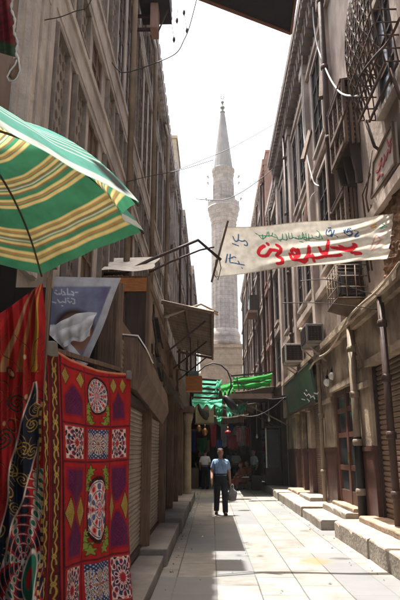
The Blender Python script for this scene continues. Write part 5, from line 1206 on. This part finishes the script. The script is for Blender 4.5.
b.build('frame', M['wood'], bb)
b = MB(); P = [atY(x, y, 24.46) for x, y in ((200, 402), (200, 408), (203, 413), (206, 417), (207, 420))]; b.tube(P, [.05, .1, .14, .13, .04], 8); P = [atY(x, y, 24.46) for x, y in ((203, 410), (207, 412), (208, 417))]; b.tube(P, [.06, .09, .05], 8); b.build('emblem', M['darksteel'], bb)
b = MB(); b.bar((a[0] + .1, 24.53, a[2]), (a[0] + .1, 24.53, 4.1), .03); b.bar((c_[0] - .1, 24.53, a[2]), (c_[0] - .1, 24.53, 4.1), .03); b.bar((-1.1, 24.53, 4.1), (c_[0] + .2, 24.53, 4.1), .06); b.build('hanger', M['darksteel'], bb)
sl = thing('street_lamp', 'black arched street lamp with drooping lamp head over the alley', 'street lamp', (.3, 18, 3.0))
b = MB(); P = [(-1.0, 18, 4.1)] + [atY(x, y, 18) for x, y in ((196, 374), (205, 366), (213, 363), (221, 365), (227.5, 371), (231, 380), (231, 388), (228, 395), (225, 399))]
b.tube(P, .022, 8); b.build('arm', M['wire'], sl)
b = MB(); b.tube([atY(x, y, 18) for x, y in ((224, 396), (226, 398), (230, 403), (234, 408), (235.5, 410))], [.04, .10, .125, .10, .04], 12); b.build('lamp_head', M['black'], sl)
# hanging wares
HG = 'wares hanging in the bazaar'
wares = [('red', 228, 430, 436, 26.5, .28, .30, 'round red lantern hanging over the walking man', 'lantern'), ('gold', 205, 428, 436, 25.5, .22, .30, 'orange glass lantern left of the man, under the beige board', 'lantern'), ('gold', 199, 425, 432, 26.5, .2, .24, 'small orange lantern close to the left stalls', 'lantern'), ('gold', 211, 421, 429, 27.5, .22, .26, 'amber lantern between the beige board and the green cloth', 'lantern')]
def lantern(c, px, y0, y1, Y, r, lab):
    a = atY(px, y0, Y); z1 = a[2]; z0 = atY(px, y1, Y)[2]; x = a[0]
    t = thing('hanging_lantern', lab, 'lantern', (x, Y, z0), HG); h = z1 - z0
    b = MB(); b.lathe(x, Y, [(.03, z0), (r * .6, z0 + h * .15), (r, z0 + h * .45), (r * .75, z0 + h * .8), (r * .25, z1)], 12); b.build('globe', {'red': mat('red_lantern_glass', (.26, .02, .03), None, 5, .4, 0), 'gold': M['brass']}[c], t)
    b = MB(); b.lathe(x, Y, [(r * .3, z1 + .002), (r * .22, z1 + .1), (.02, z1 + .14)], 10); b.tube([(x, Y, z1 + .13), (x, Y, 3.95)], .012, 5); b.build('cap', M['brass'], t)
for c, px, y0, y1, Y, r, h, lab, cat in wares: lantern(c, px, y0, y1, Y, r * .6, lab)
def garment(m, px, y0, y1, Y, w, lab, sleeves=False):
    a = atY(px, y0, Y); z0 = atY(px, y1, Y)[2]; x = a[0]; z1 = a[2]
    t = thing('hanging_garment' if sleeves else 'hanging_scarf', lab, 'garment' if sleeves else 'scarf', (x, Y, z0), HG)
    def fn(u, v): 
        wid = w * (1 - .12 * v + (.25 * v if sleeves else 0)); return x + (u - .5) * wid, Y + .04 * np.sin(u * 15 + v * 2) * (.3 + v) + .05 * np.sin(u * math.pi), z1 - v * (z1 - z0) + .03 * np.sin(u * 9)
    sheet('cloth', fn, 20, 16, M[m], t)
    if sleeves:
        for s in (-1, 1): b = MB(); b.tube([(x + s * w * .45, Y, z1 - .05), (x + s * w * .8, Y, z1 - (z1 - z0) * .5)], [.09, .07], 8); b.build('sleeve', M[m], t)
    b = MB(); b.bar((x - w * .45, Y, z1 + .02), (x + w * .45, Y, z1 + .02), .03); b.tube([(x, Y, z1 + .02), (x, Y, 3.9)], .01, 5); b.build('hanger', M['darksteel'], t)
for g_ in (('redcloth', 213.5, 425, 447, 27.2, .28, 'narrow red scarf left of the walking man'), ('redcloth', 233, 436, 449, 27.6, .5, 'wide red scarf just above the right shoulder of the man', ), ('pinkcloth', 239, 428, 442, 26.2, .25, 'pink scarf between the red scarf and the right stalls'),
           ('whitecloth', 224, 424, 447, 29.5, .34, 'long pale scarf behind the head of the walking man'), ('bluecloth', 219, 440, 450, 28.6, .3, 'small blue cloth hanging behind the man'), ('greencloth', 202, 438, 455, 29.0, .5, 'dark green cloth hanging by the man in the white shirt'),
           ('goldcloth', 207, 440, 452, 30.5, .3, 'mustard scarf deep in the left stalls'), ('pinkcloth', 243, 446, 455, 31, .3, 'faded pink cloth deep in the right stalls'), ('redcloth', 247, 428, 446, 27.4, .2, 'thin dark red scarf beside the display case'), ('bluecloth', 193, 432, 452, 28.4, .3, 'blue scarf at the far left stall')):
    garment(*g_)
for g_ in (('whitecloth', 240, 426, 446, 30.5, .5, 'white gown on a hanger in the middle of the bazaar', True), ('bluecloth', 230, 424, 440, 32, .5, 'navy gown on a hanger deep in the bazaar', True), ('redcloth', 199, 436, 455, 31.5, .55, 'dark red gown on a hanger by the left stalls', True)):
    garment(*g_)
for lab, px, py, Y in (('bare bulb hanging by the dark awning at right', 269, 420, 24.6), ('bare bulb lower down near the white corner strip', 257, 437, 27)):
    x, y, z = atY(px, py, Y); b = MB(); b.lathe(x, y, [(.01, z - .07), (.055, z - .02), (.05, z + .03), (.025, z + .08), (.025, z + .12)], 10); b.tube([(x, y, z + .1), (x, y, 3.7)], .008, 5); tag(b.build('light_bulb', M['bulb']), lab, 'light bulb')

# ================================================================== overhead wires
WG = 'wires strung overhead'
W = M['wire']
for lab, Y, pts, r in (('thick black cable dipping in a long curve across the top left', 8.5, [(84, -20), (95, 25), (108, 55), (118, 70), (128, 72), (150, 65), (175, 54), (184, 40), (190, 25), (199, -10)], .009),
                       ('twisted brown twig-like wire across the corner pilaster', 4.9, [(28, 25), (45, 20), (60, 17), (76, 11), (86, 8), (92, -2)], .005),
                       ('thin wire slanting from the spire of the minaret up to the roof aerial', 22, [(170, 173), (200, 161), (235, 146), (283, 119)], .013),
                       ('sagging wire crossing the minaret balcony to the right roofs', 24, [(196, 199), (222, 200), (240, 193), (262, 178), (276, 166)], .017),
                       ('thin pale wire from the left facade to the right edge above the air conditioners', 10.5, [(282, 303), (320, 303), (360, 307), (405, 314)], .008),
                       ('second thin wire just under the banner on the right', 10.2, [(300, 281), (330, 280), (365, 292), (404, 300)], .008),
                       ('long slack wire low across the green cloths', 19.5, [(205, 400), (235, 414), (255, 416), (272, 408), (284, 398)], .012),
                       ('wire from the lamp arm to the right wall', 20, [(229, 373), (250, 392), (270, 399), (287, 397)], .010),
                       ('thin wire from the umbrella tip to the left facade', 9, [(126, 182), (150, 176), (180, 170), (213, 160)], .006)):
    wire('overhead_wire', lab, 'wire', [atY(x, y, Y) for x, y in pts], r, W, WG)
hs = thing('beaded_string', 'knotted string dangling against the sky at the top left', 'string', (-.6, 12, 11))
for pts in ([(174, -4), (171, 18), (174, 39)], [(179, -4), (177, 20)], [(186, -4), (184, 12), (187, 30)]):
    b = MB(); b.tube([atY(x, y, 12) for x, y in pts], .007, 4)
    for x, y in pts[1:]: q = atY(x, y, 12); b.lathe(q[0], q[1], [(.005, q[2] - .12), (.035, q[2] - .04), (.03, q[2] + .03), (.005, q[2] + .1)], 6)
    b.build('strand', M['pipebrown'], hs)
# litter in the joints and gutters (uncountable)
b = MB(); rs = random.Random(11)
for k in range(150):
    side = rs.random()
    x = rs.gauss(-.58, .06) if side < .4 else (rs.gauss(2.2, .07) if side < .75 else rs.uniform(-.4, 2.1)); y = rs.uniform(7, 26); s_ = rs.uniform(.008, .03); a = rs.uniform(0, 3)
    if x < -.60: x = -.58
    c1, s1 = math.cos(a) * s_, math.sin(a) * s_
    b.add([(x + c1, y + s1, .004), (x - s1 * .6, y + c1 * .6, .004 + s_ * .5), (x - c1, y - s1, .004), (x + s1 * .6, y - c1 * .6, .006), (x, y, .008 + s_ * .6)], [(0, 1, 4), (1, 2, 4), (2, 3, 4), (3, 0, 4), (3, 2, 1, 0)], rs.choice((0, 0, 1, 2)))
tag(b.build('litter', [M['ledge'], M['wood'], M['white']]), kind='stuff')
#@@PART5
HAZE = .00025
# ================================================================== PEOPLE
def skin_mesh(name, verts, radii, edges, m, parent, sub=2, root=0):
    me = bpy.data.meshes.new(name); me.from_pydata([tuple(v) for v in verts], edges, [])
    o = bpy.data.objects.new(name, me); COL.objects.link(o)
    md = o.modifiers.new('s', 'SKIN'); md.use_smooth_shade = True; md.branch_smoothing = .3
    for i, (v, r) in enumerate(zip(me.skin_vertices[0].data, radii)):
        v.radius = r if isinstance(r, tuple) else (r, r); v.use_root = (i == root)
    if sub: sd = o.modifiers.new('d', 'SUBSURF'); sd.levels = sub; sd.render_levels = sub
    bpy.context.view_layer.update()
    dg = bpy.context.evaluated_depsgraph_get(); new = bpy.data.meshes.new_from_object(o.evaluated_get(dg))
    o.modifiers.clear(); o.data = new; new.name = name
    new.materials.clear(); new.materials.append(m)
    new.polygons.foreach_set('use_smooth', [True] * len(new.polygons))
    o.parent = parent
    return o
class Sk:
    def __init__(s): s.v = []; s.r = []; s.e = []; s.n = {}
    def add(s, nm, p, r, to=None):
        s.n[nm] = len(s.v); s.v.append(Vector(p)); s.r.append(r)
        if to is not None: s.e.append((s.n[to], s.n[nm]))
    def chain(s, start, items):
        prev = start
        for nm, p, r in items: s.add(nm, p, r, prev); prev = nm
def person(label, loc, rz, J, top, legs, shoes=True, robe=False, scale=1.0, fingers=True, cap=None, hairm='hair'):
    """J: joints (local metres, facing -Y). Body is one skin-grown surface."""
    R = thing('person', label, 'person', (0, 0, 0))
    B = Sk(); g = J; bump_ = 1.22
    B.add('pel', g['pel'], (.13, .095)); B.add('waist', g['waist'], (.125, .09), 'pel'); B.add('chest', g['chest'], (.15, .10), 'waist'); B.add('nb', g['nb'], (.075, .065), 'chest')
    hd = Vector(g['head']); nb = Vector(g['nb']); up = (hd - nb).normalized(); fw = Vector(g.get('face', (0, -1, 0))).normalized(); sd = fw.cross(up).normalized()
    B.add('nk', nb + up * .055, (.052, .052), 'nb'); B.add('h0', hd - up * .065 + fw * .012, (.068, .074), 'nk'); B.add('h1', hd + fw * .004, (.084, .098), 'h0'); B.add('h2', hd + up * .07 - fw * .004, (.080, .092), 'h1'); B.add('h3', hd + up * .105 - fw * .008, (.04, .05), 'h2')
    B.add('nose', hd + fw * .102 - up * .012, (.011, .016), 'h1')
    for s_, k in ((-1, 'L'), (1, 'R')): B.add('ear' + k, hd + sd * s_ * .082 - up * .005, (.010, .022), 'h1')
    for k in 'LR':
        B.chain('chest', [('sh' + k, g['sh' + k], .058), ('el' + k, g['el' + k], .050), ('wr' + k, g['wr' + k], (.036, .030)), ('pa' + k, g['pa' + k], (.044, .024))])
        d = (Vector(g['pa' + k]) - Vector(g['wr' + k])).normalized(); a = d.cross(Vector((1, 0, 0))).normalized()
        if fingers:
            for q, L_ in zip((-1.5, -.5, .5, 1.5), (.062, .075, .07, .055)):
                p0 = Vector(g['pa' + k]) + d * .045 + a * q * .019; inw = Vector((-1 if k == 'R' else 1, 0, 0)) * .0
                B.chain('pa' + k, [('f%s%.1f' % (k, q), p0, .0095), ('g%s%.1f' % (k, q), p0 + d * L_ * .55 + Vector((0, -.008, 0)), .0085), ('t%s%.1f' % (k, q), p0 + d * L_ * .9 + Vector((0, -.022, 0.006)), .007)])
            p0 = Vector(g['wr' + k]) + d * .035 - a * .0 + Vector((0, -.035, 0)); B.chain('wr' + k, [('th' + k, p0, .012), ('ti' + k, p0 + d * .045 + Vector((0, -.012, 0)), .009)])
        B.chain('pel', [('hi' + k, g['hi' + k], .085), ('kn' + k, g['kn' + k], .056), ('an' + k, g['an' + k], .038), ('to' + k, g['to' + k], (.036, .028))])
    body = skin_mesh('body', B.v, B.r, B.e, M['skin'], R)
    # clothing
    C = Sk()
    C.add('pel', Vector(g['pel']) + Vector((0, 0, .0)), (.20, .155)); C.add('waist', g['waist'], (.205, .16), 'pel'); C.add('chest', g['chest'], (.215, .16), 'waist'); C.add('nb', Vector(g['nb']) - Vector((0, 0, .01)), (.105, .09), 'chest')
    for k in 'LR':
        s_ = Vector(g['sh' + k]); e_ = Vector(g['el' + k]); C.chain('chest', [('sh' + k, s_, .080), ('sl' + k, s_.lerp(e_, .5), .069), ('el' + k, s_.lerp(e_, .85), .067)])
        if robe or J.get('long'): C.chain('el' + k, [('wr' + k, Vector(g['wr' + k]), .055)])
    if robe:
        for k in 'LR':
            C.chain('pel', [('hi' + k, g['hi' + k], .13), ('kn' + k, g['kn' + k], .12), ('an' + k, Vector(g['an' + k]) + Vector((0, 0, .05)), .10)])
    skin_mesh('robe' if robe else 'shirt', C.v, C.r, C.e, M[top], R)
    if not robe:
        C = Sk(); C.add('pel', Vector(g['pel']) + Vector((0, 0, .10)), (.195, .15)); C.add('cr', Vector(g['pel']) - Vector((0, 0, .06)), (.185, .15), 'pel')
        for k in 'LR':
            h_ = Vector(g['hi' + k]); k_ = Vector(g['kn' + k]); a_ = Vector(g['an' + k])
            C.chain('cr', [('hi' + k, h_.lerp(k_, .15), .122), ('kn' + k, k_, .088), ('an' + k, a_.lerp(k_, .10), .078), ('cu' + k, (a_.x, a_.y, a_.z - .045), .080)])
        skin_mesh('trousers', C.v, C.r, C.e, M[legs], R)
        b = MB(); w = Vector(g['pel']) + Vector((0, 0, .09)); b.lathe(0, 0, [(.180, w.z - .02), (.182, w.z + .018)], 20)
        b.v = [(x + w.x, y * .76 + w.y, z) for x, y, z in b.v]; b.build('belt', M['black'], R)
    for k in 'LR':
        C = Sk(); a_ = Vector(g['an' + k]); t_ = Vector(g['to' + k]); d = (t_ - a_); d.z = 0
        C.add('a', (a_.x, a_.y, t_.z + .03), (.045, .045)); C.add('h', (a_.x - d.x * .25, a_.y - d.y * .25, t_.z - .002), (.04, .036), 'a'); C.add('m', (a_.x + d.x * .5, a_.y + d.y * .5, t_.z + .006), (.046, .04), 'a'); C.add('t', (t_.x + d.x * .35, t_.y + d.y * .35, t_.z - .004), (.04, .03), 'm')
        skin_mesh('shoe', C.v, C.r, C.e, M['shoe'], R)
    C = Sk(); C.add('d', hd - up * .045 - fw * .052, (.066, .045)); C.add('c', hd + up * .02 - fw * .040, (.090, .080), 'd'); C.add('a', hd + up * .078 - fw * .022, (.094, .098), 'c'); C.add('b', hd + up * .112 - fw * .016, (.07, .075), 'a')
    skin_mesh('hair', C.v, C.r, C.e, M[cap or hairm], R)
    b = MB()
    for s_ in (-1, 1):
        p = hd + fw * .080 + sd * s_ * .030 + up * .012; b.lathe(p.x, p.y, [(.002, p.z - .008), (.010, p.z), (.002, p.z + .008)], 8); q = p + up * .026 + fw * .004; b.bar(q - sd * .02, q + sd * .02, .007)
    p = hd + fw * .078 - up * .055; b.bar(p - sd * .024, p + sd * .024, .009, .01); b.build('face_features', M['hair'], R)
    if top == 'shirtblue':
        b = MB()
        for s_ in (-1, 1):
            p = Vector(g['chest']) + Vector((s_ * .085, -.128, .0)); b.box(p.x - .05, p.x + .05, p.y - .008, p.y + .01, p.z - .055, p.z + .055)
        b.build('pocket', M['shirtblue'], R)
        b = MB()
        for s_ in (-1, 1):
            p = Vector(g['nb']) + Vector((s_ * .05, -.06, -.02)); b.prism([p, p + Vector((s_ * .05, .03, 0)), p + Vector((s_ * .035, -.015, -.06))], (0, -.012, .012))
        b.build('collar', M['shirtblue'], R)
    R.location = loc; R.rotation_euler = (0, 0, rz); R.scale = (scale,) * 3
    return R
def standing(stride=.0, arm=.05, bend=.1, headturn=0.0, drop=0.0):
    j = dict(pel=(0, 0, .94), waist=(0, .0, 1.08), chest=(0, .005, 1.27), nb=(0, .0, 1.43), head=(0, -.02, 1.595 - drop), face=(math.sin(headturn), -math.cos(headturn), -.12 - drop * 2))
    for s, k in ((-1, 'R'), (1, 'L')):
        st = stride * s
        j['sh' + k] = (s * .175, .0, 1.365); j['el' + k] = (s * .235, .05 + arm * s * .5, 1.09); j['wr' + k] = (s * .25, -.07 + arm * s * 1.3, .875); j['pa' + k] = (s * .252, -.095 + arm * s * 1.5, .80)
        j['hi' + k] = (s * .09, 0, .90); j['kn' + k] = (s * .10, -.035 - st * .5 - (.05 if st < 0 else 0), .50); j['an' + k] = (s * .11, .02 - st, .085 + (.03 if st < 0 else 0)); j['to' + k] = (s * .125, -.10 - st, .036)
    return j
x, y, _ = atZ(221, 515, 0)
pm = person('man in light blue shirt and dark trousers walking down the sunlit alley', (x, y, 0), .05, standing(.13, .10, drop=.012, headturn=.1), 'shirtblue', 'trousers')
bx, by = x + .30, y - .06
BG = thing('carrier_bag', 'dark plastic carrier bag in the hand of the man in light blue', 'bag', (bx, by, .3))
def bagfn(u, v):
    th = u * 2 * math.pi; w_ = .02 + .10 * np.clip(v * 3, 0, 1) * (1 + .15 * np.sin(th * 3 + v * 6)); d_ = .015 + .055 * np.clip(v * 2.2, 0, 1) * (1 + .2 * np.sin(th * 2 + 1))
    k = np.where(v > .93, (1 - v) / .07, 1); return bx + w_ * np.cos(th) * k, by + d_ * np.sin(th) * k, .70 - v * .36
sheet('bag_body', bagfn, 28, 24, M['plastic'], BG)
b = MB()
for q in (-.02, .02): b.tube([(bx - .045, by + q, .68), (bx - .02, by + q * .6, .76), (bx + .0, by + q * .3, .785), (bx + .025, by + q * .6, .76), (bx + .045, by + q, .68)], .006, 5)
b.build('handle', M['white'], BG)
x, y, _ = atZ(205.5, 488, 0); j = standing(.04, .03); person('man in white shirt and dark trousers seen from behind at the left stalls', (x, 27.2, 0), math.pi - .3, j, 'shirtwhite', 'trousers', fingers=False)
x, y, _ = atZ(199, 490, 0); person('dark clothed figure leaning by the left stalls behind the round post', (atY(199, 460, 29)[0], 29, 0), .9, standing(0, .02), 'trousers', 'trousers', fingers=False, scale=.96)
person('person in white shirt facing away deep in the bazaar, right of the walking man', (atY(236, 460, 31)[0], 31, 0), math.pi + .2, standing(.1, .04), 'shirtwhite', 'trousers', fingers=False)
person('person in pale shirt half hidden beyond the shoulder of the walking man', (atY(230.5, 460, 33.5)[0], 33.5, 0), math.pi, standing(-.1, .04), 'shirtgrey', 'trousers', fingers=False)
person('person in pale grey shirt standing beside the display case', (atY(254, 460, 27.6)[0], 27.6, 0), -1.1, standing(.02, .02, headturn=.3), 'shirtgrey', 'trousers', fingers=False)
def sitting(hz=.40):
    j = dict(pel=(0, .05, hz), waist=(0, .03, hz + .15), chest=(0, -.02, hz + .35), nb=(0, -.05, hz + .50), head=(0, -.10, hz + .655), face=(0, -1, -.3))
    for s, k in ((-1, 'R'), (1, 'L')):
        j['sh' + k] = (s * .175, -.03, hz + .455); j['el' + k] = (s * .24, -.12, hz + .20); j['wr' + k] = (s * .14, -.33, hz + .16); j['pa' + k] = (s * .11, -.40, hz + .15)
        j['hi' + k] = (s * .10, .0, hz - .01); j['kn' + k] = (s * .15, -.42, hz + .03); j['an' + k] = (s * .12, -.40, .09); j['to' + k] = (s * .13, -.53, .036)
    return j
for lab, px, Y, rz, tp, hz, cp in (('seated woman in rust red robe on the low stool, leftmost of the two sitting', 242.5, 26.9, -1.0, 'robe', .38, 'robe'), ('seated figure in red, higher and farther right of the two sitting', 248, 27.6, -.7, 'robe', .44, 'hair')):
    X = atY(px, 470, Y)[0]; p_ = person(lab, (X, Y, 0), rz, sitting(hz), tp, 'trousers', robe=True, fingers=False, cap=cp)
    s_ = thing('stool', 'low wooden stool under ' + ('the leftmost seated woman' if hz < .4 else 'the higher seated figure'), 'stool', (X, Y, 0))
    b = MB(); b.box(X - .2, X + .2, Y - .1, Y + .25, hz - .17, hz - .13); b.build('seat', M['wood'], s_)
    for dx in (-.17, .17):
        for dy in (-.07, .22): b = MB(); b.box(X + dx - .02, X + dx + .02, Y + dy - .02, Y + dy + .02, 0, hz - .172); b.build('leg', M['wood'], s_)
x, y, _ = atZ(240, 487, 0)
b = MB(); b.box(1.2, 1.62, 26.6, 27.0, .52, .56); t = thing('low_table', 'low pale table top in front of the seated woman', 'table', (1.4, 26.8, 0)); b.build('tabletop', M['white'], t)
for dx in (1.24, 1.55):
    for dy in (26.64, 26.92): b = MB(); b.box(dx, dx + .03, dy, dy + .03, 0, .518); b.build('leg', M['wood'], t)
b = MB(); b.box(1.75, 2.15, 26.3, 26.8, 0, .55); b.box(1.72, 2.18, 26.27, 26.83, .552, .6); tag(b.build('wooden_crate', M['darkwood'], None, .01), 'dark crate on the ground beside the seated figures', 'crate')

hz = MB(); hz.box(-60, 60, -20, 140, -1.3, 48); hz = hz.build('haze', M['void']); tag(hz, kind='stuff')
hm = bpy.data.materials.new('haze_air'); hm.use_nodes = True; N = hm.node_tree.nodes; N.remove(N['Principled BSDF'])
pvn = N.new('ShaderNodeVolumePrincipled'); pvn.inputs['Color'].default_value = (.93, .95, 1, 1); pvn.inputs['Density'].default_value = HAZE; pvn.inputs['Anisotropy'].default_value = .2
hm.node_tree.links.new(pvn.outputs[0], N['Material Output'].inputs['Volume']); hz.data.materials.clear(); hz.data.materials.append(hm)
# ================================================================== LIGHT, SKY, CAMERA
W_ = bpy.data.worlds.new('World'); SC.world = W_; W_.use_nodes = True
nt = W_.node_tree; bg = nt.nodes['Background']; sk = nt.nodes.new('ShaderNodeTexSky'); sk.sky_type = 'NISHITA'; sk.sun_disc = False
sv = Vector((-.115, .17, 1.0)).normalized(); el = math.asin(sv.z); az = math.atan2(sv.x, sv.y)
sk.sun_elevation = el; sk.sun_rotation = az; sk.air_density = 1.6; sk.dust_density = 9.0; sk.ozone_density = 1.0; sk.altitude = 50
nt.links.new(sk.outputs[0], bg.inputs[0]); bg.inputs[1].default_value = .15
ld = bpy.data.lights.new('sun', 'SUN'); ld.energy = 5.0; ld.angle = math.radians(.5); ld.color = (1, .975, .925)
lo = bpy.data.objects.new('sun', ld); COL.objects.link(lo); lo.rotation_euler = sv.to_track_quat('Z', 'Y').to_euler(); lo.location = (-5, 5, 40)
cd = bpy.data.cameras.new('camera'); cd.sensor_fit = 'VERTICAL'; cd.sensor_height = 24; cd.lens = 24 * F / 600; cd.clip_end = 2000; cd.clip_start = .05
co = bpy.data.objects.new('camera', cd); COL.objects.link(co); co.location = (0, 0, CH); co.rotation_euler = (math.pi / 2 + PIT, 0, YAW); SC.camera = co
SC.view_settings.view_transform = 'Standard'; SC.view_settings.look = 'None'; SC.view_settings.gamma = 1; SC.view_settings.use_curve_mapping = False
SC.view_settings.exposure = 1.6
SC.cycles.max_bounces = 8; SC.cycles.diffuse_bounces = 5; SC.cycles.use_denoising = True
